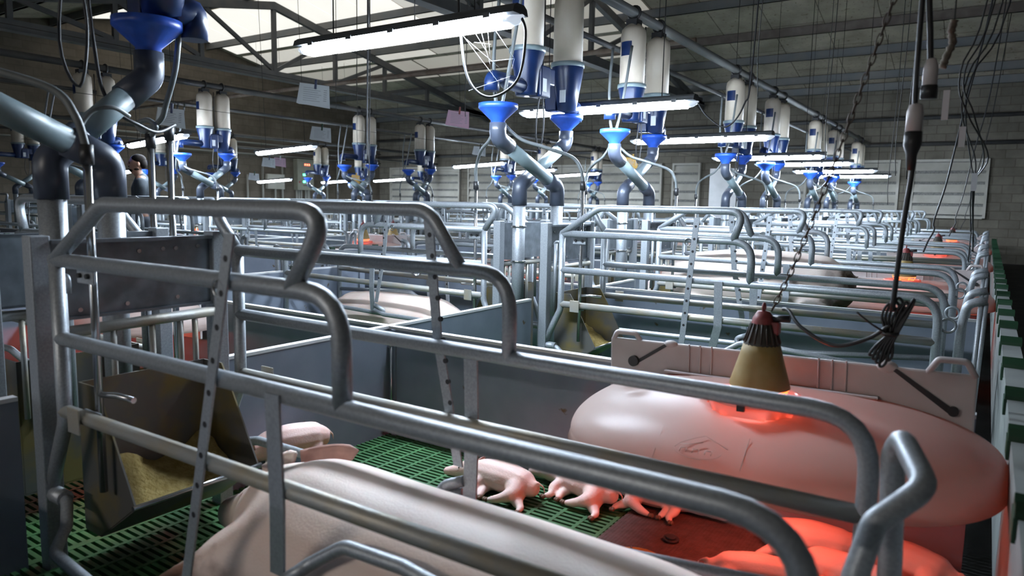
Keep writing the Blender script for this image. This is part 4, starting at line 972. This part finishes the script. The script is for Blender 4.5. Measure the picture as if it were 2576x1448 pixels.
def standing_sow(x0, y, dirx, material, label, zs=1.0):
    o = fuse('sow', [
        ([(0.0, 0, 0.60, 0.17, 0.20), (0.14, 0, 0.61, 0.235, 0.255), (0.45, 0, 0.61, 0.265, 0.275), (0.80, 0, 0.60, 0.27, 0.285), (1.10, 0, 0.585, 0.25, 0.265), (1.30, 0, 0.56, 0.20, 0.225), (1.42, 0, 0.53, 0.155, 0.18)], Z),
        ([(1.35, 0, 0.54, 0.16, 0.18), (1.50, 0, 0.49, 0.13, 0.15), (1.62, 0, 0.43, 0.095, 0.11), (1.74, 0, 0.37, 0.07, 0.075), (1.80, 0, 0.345, 0.06, 0.06)], Z)]
        + [([(0.16, s * 0.15, 0.50, 0.13, 0.15), (0.10, s * 0.16, 0.34, 0.085, 0.10), (0.06, s * 0.16, 0.22, 0.05, 0.055), (0.10, s * 0.16, 0.04, 0.038, 0.04)], (1, 0, 0)) for s in (-1, 1)]
        + [([(1.12, s * 0.14, 0.45, 0.10, 0.13), (1.14, s * 0.15, 0.28, 0.06, 0.07), (1.15, s * 0.15, 0.04, 0.04, 0.042)], (1, 0, 0)) for s in (-1, 1)]
        + [([(-0.05, 0, 0.72, 0.022, 0.022), (-0.11, 0.01, 0.70, 0.014, 0.014), (-0.155, 0.02, 0.715, 0.011, 0.011), (-0.18, 0.02, 0.745, 0.010, 0.010)], (0, 1, 0))], 0.0165, material, 8)
    # bake placement into the mesh so that soiling follows the place on the body
    mtx = Matrix.Translation((x0, y, 0)) @ Matrix.Rotation(0 if dirx > 0 else PI, 4, 'Z') @ Matrix.Diagonal((1, 1, zs, 1))
    o.data.transform(mtx); o.data.update()
    for s in (-1, 1):
        b = mtx @ Vector((1.47, s * 0.09, 0.60)); t = mtx @ Vector((1.56, s * 0.17, 0.70))
        ear(o, b, t, 0.055, (dirx, 0, -0.4))
    tag(o, label, 'pig', 'sows'); return o
standing_sow(-0.98, 6.31, -1, M['sow_dirty'], 'white standing sow with a soiled dark rump in the third aisle crate', 1.0)

def lying_sow_mesh(name, material):
    return fuse(name, [
        ([(0.0, 0, 0.20, 0.14, 0.16), (0.14, 0, 0.21, 0.22, 0.20), (0.45, 0, 0.22, 0.255, 0.215), (0.80, 0, 0.22, 0.26, 0.22), (1.08, 0, 0.22, 0.235, 0.215), (1.26, 0, 0.195, 0.18, 0.18)], Z),
        ([(1.24, 0, 0.19, 0.16, 0.16), (1.40, 0.02, 0.17, 0.125, 0.13), (1.54, 0.03, 0.13, 0.085, 0.09), (1.66, 0.04, 0.10, 0.06, 0.062)], Z),
        ([(0.95, -0.15, 0.14, 0.10, 0.09), (1.02, -0.28, 0.09, 0.06, 0.055), (1.12, -0.38, 0.05, 0.04, 0.038)], Z),
        ([(0.22, -0.13, 0.16, 0.14, 0.12), (0.20, -0.27, 0.10, 0.075, 0.07), (0.10, -0.38, 0.05, 0.04, 0.038)], Z)], 0.02, material, 8)
LS = lying_sow_mesh('sow', M['sow'])
def place_ls(x, y, rz, label, first=False):
    o = LS if first else LS.copy()
    if not first: COL.objects.link(o)
    o.location = (x, y, 0); o.rotation_euler = (0, 0, rz); tag(o, label, 'pig', 'sows'); return o
place_ls(-4.95, 4.62, 0, 'sow lying in the crate behind the right feed pipes, back in view', True)
for (x, y, rz, lab) in ((-7.9, 6.75, PI, 'pale sow lying in the second crate beyond the middle walkway'), (-12.1, 6.72, 0, 'tan sow lying in the second crate behind the left feed pipes'), (-5.0, 6.35, 0, 'sow lying in the third crate behind the right feed pipes'), (-12.1, 4.98, 0, 'tan sow lying at the left picture edge behind the left feed pipes'), (-0.75, 9.38, PI, 'sow lying in the fourth aisle crate')):
    place_ls(x, y, rz, lab)

def piglet_lying(kind=0):
    # lies on its side along +x (head at +x), legs toward -y
    o = fuse('piglet', [
        ([(0.0, 0, 0.055, 0.035, 0.035), (0.05, 0, 0.062, 0.062, 0.056), (0.14, 0.0, 0.066, 0.072, 0.062), (0.23, 0, 0.062, 0.064, 0.058), (0.29, 0.0, 0.055, 0.046, 0.046)], Z),
        ([(0.28, 0, 0.055, 0.046, 0.045), (0.33, -0.01, 0.052, 0.042, 0.043), (0.375, -0.02, 0.042, 0.030, 0.030), (0.41, -0.03, 0.034, 0.021, 0.021), (0.43, -0.034, 0.030, 0.019, 0.018)], Z),
        ([(0.22, -0.04, 0.05, 0.034, 0.030), (0.232, -0.085, 0.036, 0.022, 0.020), (0.215, -0.118, 0.020, 0.015, 0.014), (0.225, -0.138, 0.014, 0.013, 0.011)], Z),
        ([(0.20, -0.04, 0.028, 0.028, 0.024), (0.19, -0.085, 0.020, 0.018, 0.016), (0.178, -0.112, 0.014, 0.014, 0.012)], Z),
        ([(0.055, -0.035, 0.06, 0.046, 0.040), (0.045, -0.080, 0.046, 0.033, 0.029), (0.085, -0.108, 0.026, 0.020, 0.018), (0.125, -0.118, 0.014, 0.014, 0.012)], Z),
        ([(0.05, -0.04, 0.03, 0.036, 0.028), (0.015, -0.080, 0.022, 0.024, 0.020), (-0.015, -0.100, 0.014, 0.016, 0.013), (-0.022, -0.122, 0.011, 0.012, 0.010)], Z),
        ([(-0.02, 0.0, 0.085, 0.007, 0.007), (-0.045, 0.01, 0.07, 0.005, 0.005), (-0.055, 0.005, 0.05, 0.004, 0.004)], Z)], 0.0055, M['piglet'], 5, n=12)
    ear(o, (0.31, -0.012, 0.088), (0.29, -0.035, 0.135), 0.024, (1, -0.6, 0.2)); ear(o, (0.32, 0.035, 0.07), (0.30, 0.075, 0.09), 0.022, (1, 0.3, 0.5))
    h = MB()
    for (x, y, z, dx, dy) in ((0.230, -0.151, 0.013, 0.3, -1), (0.173, -0.125, 0.012, 0.2, -1), (0.141, -0.123, 0.013, 0.2, -1), (-0.025, -0.135, 0.010, -0.3, -1)):
        for s in (-0.005, 0.005): h.ball((x + s, y, z), (0.0078, 0.012, 0.009), 8, 6)
    h.build('hoof', M['hoof'], o)
    e = MB(); e.ball((0.352, -0.042, 0.066), 0.005, 8, 6); e.build('eye', M['black'], o)
    return o
PGL = Proto(piglet_lying)
def pig(loc, rz, label, ry=0.0, rx=0.0, sc=1.0, my=1):
    o = PGL.place(loc, rz, label, 'piglets'); o['category'] = 'piglet'; o.rotation_euler = (rx, ry, rz); o.scale = (sc, sc * my, sc); return o
pig((-1.50, 2.44, 0.0), math.radians(176), 'pale piglet lying on green slats with its snout to the left', sc=1.06, my=-1)
pig((-1.20, 2.57, 0.0), math.radians(163), 'piglet with hind legs stretched out beside the brown nest mat edge', sc=1.06, my=-1)
pig((-1.17, 2.66, 0.012), math.radians(8), 'red lit piglet with a pointed ear, half hidden behind the middle rail', sc=0.95)
pig((-0.58, 2.60, 0.012), math.radians(8), 'red lit piglet at the top of the huddle under the lid')
pig((-0.66, 2.22, 0.012), math.radians(15), 'red lit piglet stretched at the lower left of the huddle')
pig((-0.42, 2.42, 0.03), math.radians(-14), 'red lit piglet lying across the middle of the huddle')
pig((0.0, 2.60, 0.012), math.radians(165), 'dim red piglet at the right end of the huddle', my=-1)
pig((-0.24, 2.22, 0.012), math.radians(20), 'dim red piglet behind the bent gate tube')

def piglet_standing():
    # head toward +x
    o = fuse('piglet', [
        ([(0.0, 0, 0.165, 0.045, 0.05), (0.05, 0, 0.17, 0.066, 0.068), (0.15, 0, 0.168, 0.072, 0.074), (0.24, 0, 0.162, 0.062, 0.066), (0.30, 0, 0.152, 0.046, 0.052)], Z),
        ([(0.28, 0, 0.155, 0.046, 0.05), (0.345, 0, 0.142, 0.043, 0.046), (0.39, 0, 0.112, 0.030, 0.032), (0.42, 0, 0.085, 0.022, 0.022), (0.43, 0, 0.075, 0.02, 0.019)], Z)]
        + [([(0.05, s * 0.035, 0.14, 0.038, 0.042), (0.03, s * 0.04, 0.085, 0.02, 0.024), (0.012, s * 0.04, 0.055, 0.014, 0.016), (0.025, s * 0.04, 0.010, 0.012, 0.012)], (1, 0, 0)) for s in (-1, 1)]
        + [([(0.235, s * 0.034, 0.13, 0.028, 0.034), (0.24, s * 0.036, 0.07, 0.016, 0.018), (0.24, s * 0.036, 0.010, 0.012, 0.012)], (1, 0, 0)) for s in (-1, 1)]
        + [([(-0.03, 0, 0.19, 0.007, 0.007), (-0.05, 0.0, 0.17, 0.005, 0.005), (-0.055, 0, 0.145, 0.004, 0.004)], (0, 1, 0))], 0.0055, M['piglet'], 5, n=12)
    for s in (-1, 1): ear(o, (0.325, s * 0.03, 0.18), (0.335, s * 0.075, 0.235), 0.026, (1, 0, -0.3))
    h = MB()
    for (x, y) in ((0.028, -0.04), (0.028, 0.04), (0.245, -0.036), (0.245, 0.036)):
        for s in (-0.005, 0.005): h.ball((x + 0.004, y + s, 0.009), (0.011, 0.006, 0.009), 8, 6)
    h.build('hoof', M['hoof'], o)
    e = MB()
    for s in (-1, 1): e.ball((0.372, s * 0.034, 0.142), 0.005, 8, 6)
    e.build('eye', M['black'], o)
    return o
ps = piglet_standing(); ps.location = (-2.45, 2.14, 0.0); ps.rotation_euler = (0, 0, math.radians(-114)); ps.scale = (0.95, 1.05, 1.05); tag(ps, 'standing piglet with upright ears behind the sow beside the trough', 'piglet', 'piglets')

# ------------------------------------------------------------------ person by the left feed pipes
mp = Matrix.Translation((-9.92, 5.47, -0.0)) @ Matrix.Rotation(math.radians(242), 4, 'Z')
body = fuse('person', [
    ([(0.0, 0, 0.98, 0.15, 0.11), (0.0, 0, 1.15, 0.15, 0.11), (0.0, 0, 1.33, 0.17, 0.115), (-0.01, 0, 1.46, 0.15, 0.09)], (1, 0, 0)),
    ([(-0.01, 0, 1.46, 0.07, 0.07), (0.03, 0, 1.57, 0.058, 0.06)], (1, 0, 0)),
    ([(0.085, 0, 1.575, 0.045, 0.055), (0.06, 0, 1.63, 0.066, 0.085), (0.045, 0, 1.70, 0.074, 0.098), (0.04, 0, 1.755, 0.062, 0.08)], (1, 0, 0)),
    ([(0.128, 0, 1.72, 0.018, 0.014), (0.158, 0, 1.675, 0.018, 0.016)], (1, 0, 0)),
    ([(0.115, 0, 1.615, 0.03, 0.022), (0.105, 0, 1.585, 0.028, 0.024)], (1, 0, 0))]
    + [([(0.0, s * 0.17, 1.43, 0.058, 0.055), (0.0, s * 0.215, 1.32, 0.052, 0.05), (0.02, s * 0.235, 1.17, 0.043, 0.042), (0.12, s * 0.19, 1.13, 0.038, 0.036), (0.22, s * 0.07, 1.15, 0.030, 0.028), (0.235, s * 0.01, 1.155, 0.032, 0.020)], (0, 0, 1)) for s in (-1, 1)]
    + [([(0.225 , s * 0.01, 1.155, 0.012, 0.010), (0.245, -s * (0.035 + 0.006 * k), 1.175 - 0.016 * k, 0.009, 0.009), (0.235, -s * (0.075 + 0.004 * (k % 2)), 1.18 - 0.017 * k, 0.008, 0.008)], (0, 0, 1)) for s in (-1, 1) for k in range(4)]
    + [([(0.23, s * 0.02, 1.16, 0.011, 0.010), (0.235, s * 0.0, 1.195, 0.009, 0.009), (0.235, -s * 0.015, 1.215, 0.008, 0.008)], (0, 0, 1)) for s in (-1, 1)]
    + [([(0.0, s * 0.09, 0.98, 0.09, 0.09), (0.01, s * 0.10, 0.55, 0.062, 0.065), (-0.01, s * 0.10, 0.30, 0.055, 0.058), (0.0, s * 0.10, 0.08, 0.04, 0.045), (0.10, s * 0.11, 0.04, 0.042, 0.035)], (1, 0, 0)) for s in (-1, 1)], 0.012, M['skin'], 4, n=14)
tag(body, 'man with dark hair and beard in a charcoal shirt, arms folded, looking down', 'person')
shirt = fuse('shirt', [
    ([(0.0, 0, 0.90, 0.165, 0.125), (0.0, 0, 1.15, 0.163, 0.124), (0.0, 0, 1.33, 0.182, 0.128), (-0.01, 0, 1.455, 0.165, 0.10), (-0.008, 0, 1.50, 0.085, 0.082)], (1, 0, 0))]
    + [([(0.0, s * 0.15, 1.435, 0.075, 0.068), (0.0, s * 0.215, 1.34, 0.068, 0.064), (0.015, s * 0.237, 1.20, 0.06, 0.058)], (0, 0, 1)) for s in (-1, 1)], 0.014, M['shirt'], 4, body)
trs = fuse('trousers', [
    ([(0.0, 0, 1.0, 0.160, 0.12), (0.0, 0, 0.88, 0.17, 0.125)], (1, 0, 0))] + [([(0.0, s * 0.09, 0.92, 0.105, 0.105), (0.01, s * 0.10, 0.55, 0.078, 0.08), (0.0, s * 0.10, 0.12, 0.06, 0.065)], (1, 0, 0)) for s in (-1, 1)], 0.016, M['trousers'], 4, body)
hair = MB(); hair.ball((0.018, 0, 1.745), (0.098, 0.083, 0.075), 18, 12); hair.ball((-0.03, 0, 1.69), (0.062, 0.078, 0.075), 16, 10); hr = hair.build('hair', M['hair'], body)
bd = MB(); bd.ball((0.098, 0, 1.592), (0.042, 0.045, 0.034), 14, 10); bd.ball((0.05, 0, 1.612), (0.055, 0.069, 0.03), 14, 10); bd.ball((0.138, 0, 1.645), (0.014, 0.028, 0.007), 10, 8); bd.build('beard', M['hair'], body)
er = MB()
for s in (-1, 1): er.ball((0.025, s * 0.082, 1.675), (0.022, 0.012, 0.034), 10, 8)
er.build('ear', M['skin'], body)
ey = MB()
for s in (-1, 1): ey.ball((0.132, s * 0.032, 1.692), (0.010, 0.013, 0.008), 8, 6); ey.box((0.128, s * 0.032 - 0.02, 1.708), (0.142, s * 0.032 + 0.02, 1.715))
ey.build('eyes', M['hair'], body)
body.matrix_world = mp

# ------------------------------------------------------------------ cards clipped on strings
def line_string(x, z, y0, y1, label):
    o = MB().sweep([(x, y0, z), (x, (y0 + y1) / 2, z - 0.03), (x, y1, z)], 0.003, 5).build('card_string', M['wire']); tag(o, label, 'string', 'strings holding the record cards')
line_string(-5.80, 2.42, 1.5, YW1 - 0.02, 'taut string over the walkway holding the large white and pink cards')
line_string(-8.0, 2.30, 3.0, YW1 - 0.02, 'taut string beyond the walkway holding smaller white cards')
line_string(-13.6, 2.15, 5.5, YW1 - 0.02, 'taut string near the brown wall holding a few cards')
def card(loc, wd, hg, m, cm, label, rz=0.15, tilt=0.08):
    r = tag(empty('record_card', loc, PI / 2 + rz), label, 'paper', 'record cards hung on strings'); r.rotation_euler = (0.05, tilt, PI / 2 + math.radians(-55) + rz)
    for q in range(3):
        s = MB(); a = -0.012 + q * 0.012
        s.add([(-wd / 2, a * 0.4, 0), (wd / 2, a * 0.4, 0), (wd / 2 + 0.01 * q, a, -hg - 0.006 * q), (-wd / 2 - 0.012 * q, a, -hg + 0.004 * q)], [(0, 1, 2, 3)])
        sh = s.build('sheet', m, r); t = sh.modifiers.new('t', 'SOLIDIFY'); t.thickness = 0.0012
    p = MB()
    for q in range(7): p.box((-wd * 0.36, -0.0135 - 0.001 * q, -hg * (0.2 + 0.1 * q)), (wd * (0.1 + 0.04 * (q * 3 % 5)), -0.0125 - 0.001 * q, -hg * (0.2 + 0.1 * q) + 0.004))
    for q in range(6): p.box((wd * 0.33, -0.0135 - 0.001 * q, -hg * (0.25 + 0.1 * q)), (wd * 0.44, -0.0125 - 0.001 * q, -hg * (0.25 + 0.1 * q) + 0.006))
    p.build('printed_lines', M['print'], r)
    c = MB(); c.bbox((0.0, -0.016, -0.045), (0.022, 0.016, 0.05), 0.004); c.build('clothes_peg', cm, r)
    return r
card((-5.8, 5.03, 2.40), 0.29, 0.21, M['paper'], M['navy'], 'large printed white card hung with a blue peg under the truss')
card((-5.8, 7.40, 2.41), 0.27, 0.20, M['pink'], M['red'], 'pink record card hung with a red peg')
card((-8.0, 7.05, 2.26), 0.26, 0.19, M['paper'], M['clip'], 'white record card with a green peg above the second left light')
card((-6.75, 4.05, 2.10), 0.24, 0.17, M['paper'], M['navy'], 'white record card seen just right of the big foreground pipe')
card((-8.0, 10.85, 2.27), 0.22, 0.16, M['paper'], M['wire'], 'pale record card hanging far off between the two feed lines')
card((-13.6, 10.45, 2.14), 0.26, 0.20, M['paper'], M['navy'], 'left one of two white cards beside the grey cabinet')
card((-13.6, 10.75, 2.16), 0.25, 0.19, M['pink'], M['paper'], 'pinkish card overlapping a white card beside the grey cabinet')
card((-13.6, 10.05, 1.78), 0.20, 0.15, M['paper'], M['clip'], 'small low white card with a green peg left of the cabinet')
card((-3.9, 8.6, 1.85), 0.16, 0.12, M['orange'], M['orange'], 'small ochre card hanging among the far drop pipes')
card((-11.0, 10.6, 1.75), 0.16, 0.16, M['orange'], M['orange'], 'ochre yellow card hanging beside the left funnels')

# ------------------------------------------------------------------ control cabinet on the brown wall
cb = tag(empty('control_cabinet', (XW0, 17.05, 1.6)), 'grey green control cabinet with red and green lights on the brown wall', 'control cabinet')
MB().bbox((0.0, -0.36, -0.06), (0.22, 0.36, 1.02), 0.01).build('case', M['cabinet'], cb)
m = MB()
for q in range(3): m.box((0.221, -0.05 + q * 0.09, 0.80), (0.226, -0.0 + q * 0.09, 0.86))
m.build('red_display', M['ledr'], cb)
for z in (0.44, 0.20): MB().box((0.221, -0.12, z), (0.226, -0.02, z + 0.07)).build('green_display', M['ledg'], cb)
m = MB()
for z in (0.35, 0.09): m.box((0.221, -0.12, z), (0.225, 0.12, z + 0.025))
m.build('vent_slot', M['black'], cb)
MB().cyl((0.22, -0.28, 0.22), 0.035, 0.03, 12, 'x').build('stop_button', M['red'], cb)
m = MB()
for q, (ya, yb, zl) in enumerate(((-0.3, -1.2, -0.55), (-0.2, -1.7, -0.65), (-0.1, -0.9, -0.45), (0.1, -2.3, -0.75), (0.2, 1.1, -0.6), (0.25, 1.6, -0.7))):
    m.tube([(0.08, ya, -0.05), (0.08, ya, zl), (0.08, yb, zl), (0.08, yb, 0.4 + 0.3 * (q % 3))], 0.035, 0.14, 8)
m.build('conduit', M['conduit'], cb)
jb = tag(MB().bbox((XW0, 15.5, 1.55), (XW0 + 0.14, 16.2, 2.05), 0.01).build('junction_box', M['louvre']), 'pale junction box on the brown wall left of the cabinet', 'junction box')
for i, z in enumerate((2.66, 2.86, 3.02)):
    o = MB().tube([(XW0 + 0.06, 3.0, z), (XW0 + 0.06, YW1, z + 0.02)], 0.03, n=8).build('wall_conduit', M['conduit'])
    tag(o, ['lowest of three conduits along the brown wall', 'middle of three conduits along the brown wall', 'topmost of three conduits along the brown wall'][i], 'conduit', 'conduits along the brown wall')
o = MB().tube([(-19.9, 8.0, 2.96), (-2.9, 8.0, 3.10)], 0.03, n=10).build('cross_pipe', M['rusty']); tag(o, 'rusty pipe hanging crosswise under the roof truss', 'pipe')

# ------------------------------------------------------------------ hanging cords, chain, wires on the right
def chain(pts, ln=0.030, r=0.0022):
    m = MB(); P = spline(pts, 60); d = 0; k_ = 0; nxt = 0
    for a, b in zip(P, P[1:]):
        seg = (b - a).length
        while nxt <= d + seg and seg > 0:
            c = a + (b - a) * ((nxt - d) / seg); t = (b - a).normalized(); s = Vector((1, 0, 0)) if k_ % 2 else Vector((0, 1, 0))
            s = (s - t * s.dot(t)).normalized(); pl = []
            for q in range(10):
                an = 2 * PI * q / 10; pl.append(c + t * (ln * 0.62 * math.cos(an)) + s * (ln * 0.26 * math.sin(an)))
            m.sweep(pl, r, 5, up=t.cross(s), closed=True); nxt += ln * 0.92; k_ += 1
        d += seg
    return m
o = chain([(-0.565, 2.41, 0.925), (-0.49, 2.36, 1.10), (-0.40, 2.33, 1.38), (-0.33, 2.31, 1.62), (-0.25, 2.3, 1.90), (-0.05, 2.3, 2.6), (0.1, 2.3, 4.15)]).build('lamp_chain', M['chain']); tag(o, 'rusty chain rising from the foreground heat lamp to the roof', 'chain')
cd = tag(empty('hanging_cable', (-0.2, 2.3, 0.9)), 'black lamp cord with an inline plug and a tied bundle', 'cord')
m = MB(); m.cable([(0.02, 0, 3.4), (0.005, 0, 1.6), (0.0, 0, 0.9), (0.004, 0, 0.62), (0.012, 0, 0.50), (0.0, 0, 0.30), (-0.01, 0, 0.06)], 0.0075, 7, 8)
m.cable([(-0.01, 0, 0.02), (-0.07, 0, -0.03), (-0.16, 0, -0.06), (-0.26, 0.03, -0.02), (-0.31, 0.08, 0.02), (-0.335, 0.11, 0.02)], 0.006, 7, 8); m.build('cable', M['cable'], cd)
MB().lathe([(0.0, 0.645), (0.016, 0.64), (0.021, 0.62), (0.021, 0.565), (0.0, 0.565)], (0.006, 0, 0), 14).build('plug', M['board'], cd)
MB().lathe([(0.0, 0.567), (0.022, 0.567), (0.023, 0.53), (0.014, 0.505), (0.009, 0.46), (0.0, 0.46)], (0.006, 0, 0), 14).build('socket', M['black'], cd)
m = MB()
for q in range(6):
    a = 0.008 * (q - 2.5); tl = 0.10 + 0.012 * (q % 3); bl = -0.10 - 0.012 * (q % 4)
    m.cable([(-0.012 + a * 0.5, 0.006 * (q % 3), -0.005), (-0.012 + a * 1.6, 0.008, 0.05), (0.012 + a * 1.8 + 0.01 * (q == 5), 0.008, tl), (0.03 + a * 1.2, 0.012, tl - 0.03), (0.005 + a * 0.6, 0.01, 0.0), (-0.03 + a * 1.3, 0.008, -0.06), (-0.045 + a * 1.6, 0.01, bl), (-0.02 + a * 1.1, 0.012, bl + 0.02), (-0.012 + a * 0.5, 0.012, -0.005)], 0.0055, 6, 6)
m.v = [(-0.012 + (p[0] + 0.012) * 0.75, p[1], p[2] * 0.78) for p in m.v]; m.build('tied_bundle', M['cable'], cd)
m = MB(); m.torus((-0.012, 0.01, -0.008), 0.02, 0.006, 'z', 14, 6); m.cable([(-0.02, -0.01, -0.005), (-0.06, -0.02, 0.02), (-0.10, -0.02, 0.05)], 0.003, 5, 4); m.build('cable_tie', M['black'], cd)
cd = tag(empty('hanging_cable', (-0.165, 2.3, 1.5)), 'second black cord ending in a pale socket, beside the inline plug', 'cord')
m = MB(); m.cable([(-0.02, 0, 2.8), (-0.018, 0, 0.8), (-0.022, 0, 0.4), (-0.008, 0, 0.22), (0.0, 0, 0.12)], 0.008, 7, 8); m.build('cable', M['cable'], cd)
MB().lathe([(0.0, 0.165), (0.012, 0.16), (0.018, 0.14), (0.019, 0.085), (0.0, 0.085)], (0, 0, 0), 14).build('plug', M['board'], cd)
MB().lathe([(0.0, 0.09), (0.021, 0.09), (0.021, 0.055), (0.0, 0.055)], (0, 0, 0), 14).build('socket', M['black'], cd)
hc = tag(empty('hanging_cable', (-0.10, 2.9, 1.6)), 'dark tangled cords with paper tags hanging at the right', 'cord')
m = MB()
for q in range(4):
    a = 0.022 * q; m.cable([(0.10 + a * 1.5, 0.1 * q, 2.3), (0.05 + a, 0.05 * q, 0.5), (-0.02 + a * 0.5, 0.03 * q, 0.12), (0.01 + 0.02 * math.sin(q * 2), 0.02 * q, -0.02), (0.05 + 0.03 * math.cos(q), 0.3 + 0.1 * q, -0.15), (0.03, 0.7 + 0.2 * q, -0.25), (0.03 + 0.02 * math.sin(q), 1.3, -0.45 - 0.05 * q)], 0.0028, 5, 6)
m.build('cable', M['cable'], hc)
for (x, y, z, h) in ((-0.055, 0.0, 0.06, 0.10), (0.0, 0.05, -0.06, 0.07), (0.04, 0.5, -0.2, 0.07)):
    tg = MB(); tg.box((x - 0.010, y, z - h), (x + 0.010, y + 0.002, z)); tg.build('paper_tag', M['paper'], hc)
rg = tag(empty('hung_cloth', (-0.125, 2.4, 1.72)), 'small dirty rag hanging on a wire near the second cord', 'rag')
m = MB(); m.sweep([(0.0, 0, 2.5), (0.0, 0, 0.06)], 0.002, 5); m.build('wire', M['wire'], rg)
m = MB(); m.sweep(spline([(0.0, 0, 0.06), (-0.005, 0, 0.03), (0.0, 0.005, 0.0), (-0.012, 0, -0.04), (-0.02, 0, -0.07)], 5), [(0.004 + 0.014 * abs(math.sin(0.5 + q * 0.9)), 0.006 + 0.006 * abs(math.cos(q * 1.3))) for q in range(21)], 9); m.build('cloth', M['rusty'], rg)
# cords of the farther aisle lamps
for i, yb in enumerate((7.64, 12.54, 17.43)):
    lx, ly = -2.42 + 1.09 + 0.78, yb - 0.33
    o = MB().cable([(lx + 0.09, ly, 0.88), (lx + 0.12, ly - 0.02, 0.98), (lx + 0.16, ly - 0.05, 1.08), (lx + 0.15, ly, 1.16), (lx + 0.22, ly, 1.5), (lx + 0.30, ly, 2.1), (lx + 0.45, ly, 3.2), (lx + 0.6, ly, ceil_z(ly) - 0.02)], 0.008, 6, 6).build('power_cable', M['cable'])
    tag(o, 'dark cord rising from the %s aisle heat lamp' % ['second', 'third', 'farthest'][i], 'cord', 'cords of the farther heat lamps')
# thin suspension wires
WL = [(-4.02, 4.0, 1.55, 0.008), (-3.2, 3.2, 2.3, 0.004), (-3.45, 3.9, 2.35, 0.004), (-5.0, 6.5, 2.2, 0.004), (-6.2, 6.0, 2.4, 0.004), (-7.2, 6.6, 2.4, 0.004), (-1.2, 4.4, 1.9, 0.003), (-1.0, 5.5, 1.6, 0.003), (-1.4, 7.5, 1.9, 0.003), (-0.9, 8.5, 1.3, 0.004), (-0.6, 6.0, 1.5, 0.003), (-0.35, 4.0, 1.4, 0.003), (-8.6, 5.2, 2.0, 0.004), (-11.2, 6.2, 2.0, 0.004), (-4.6, 4.6, 1.3, 0.005), (-9.3, 9.0, 2.2, 0.004)]
for i, (x, y, z, r_) in enumerate(WL):
    o = MB().cable([(x, y, ceil_z(y) - 0.005), (x + 0.01, y, (z + 4) / 2), (x - 0.015, y + 0.01, z + 0.3), (x, y, z)], r_, 5, 5).build('hanging_wire', M['cable'] if r_ > 0.0045 else M['wire'])
    tag(o, 'thin dark wire hanging from the roof among the feed lines', 'wire', 'loose wires hanging from the roof')

bpy.context.view_layer.update()
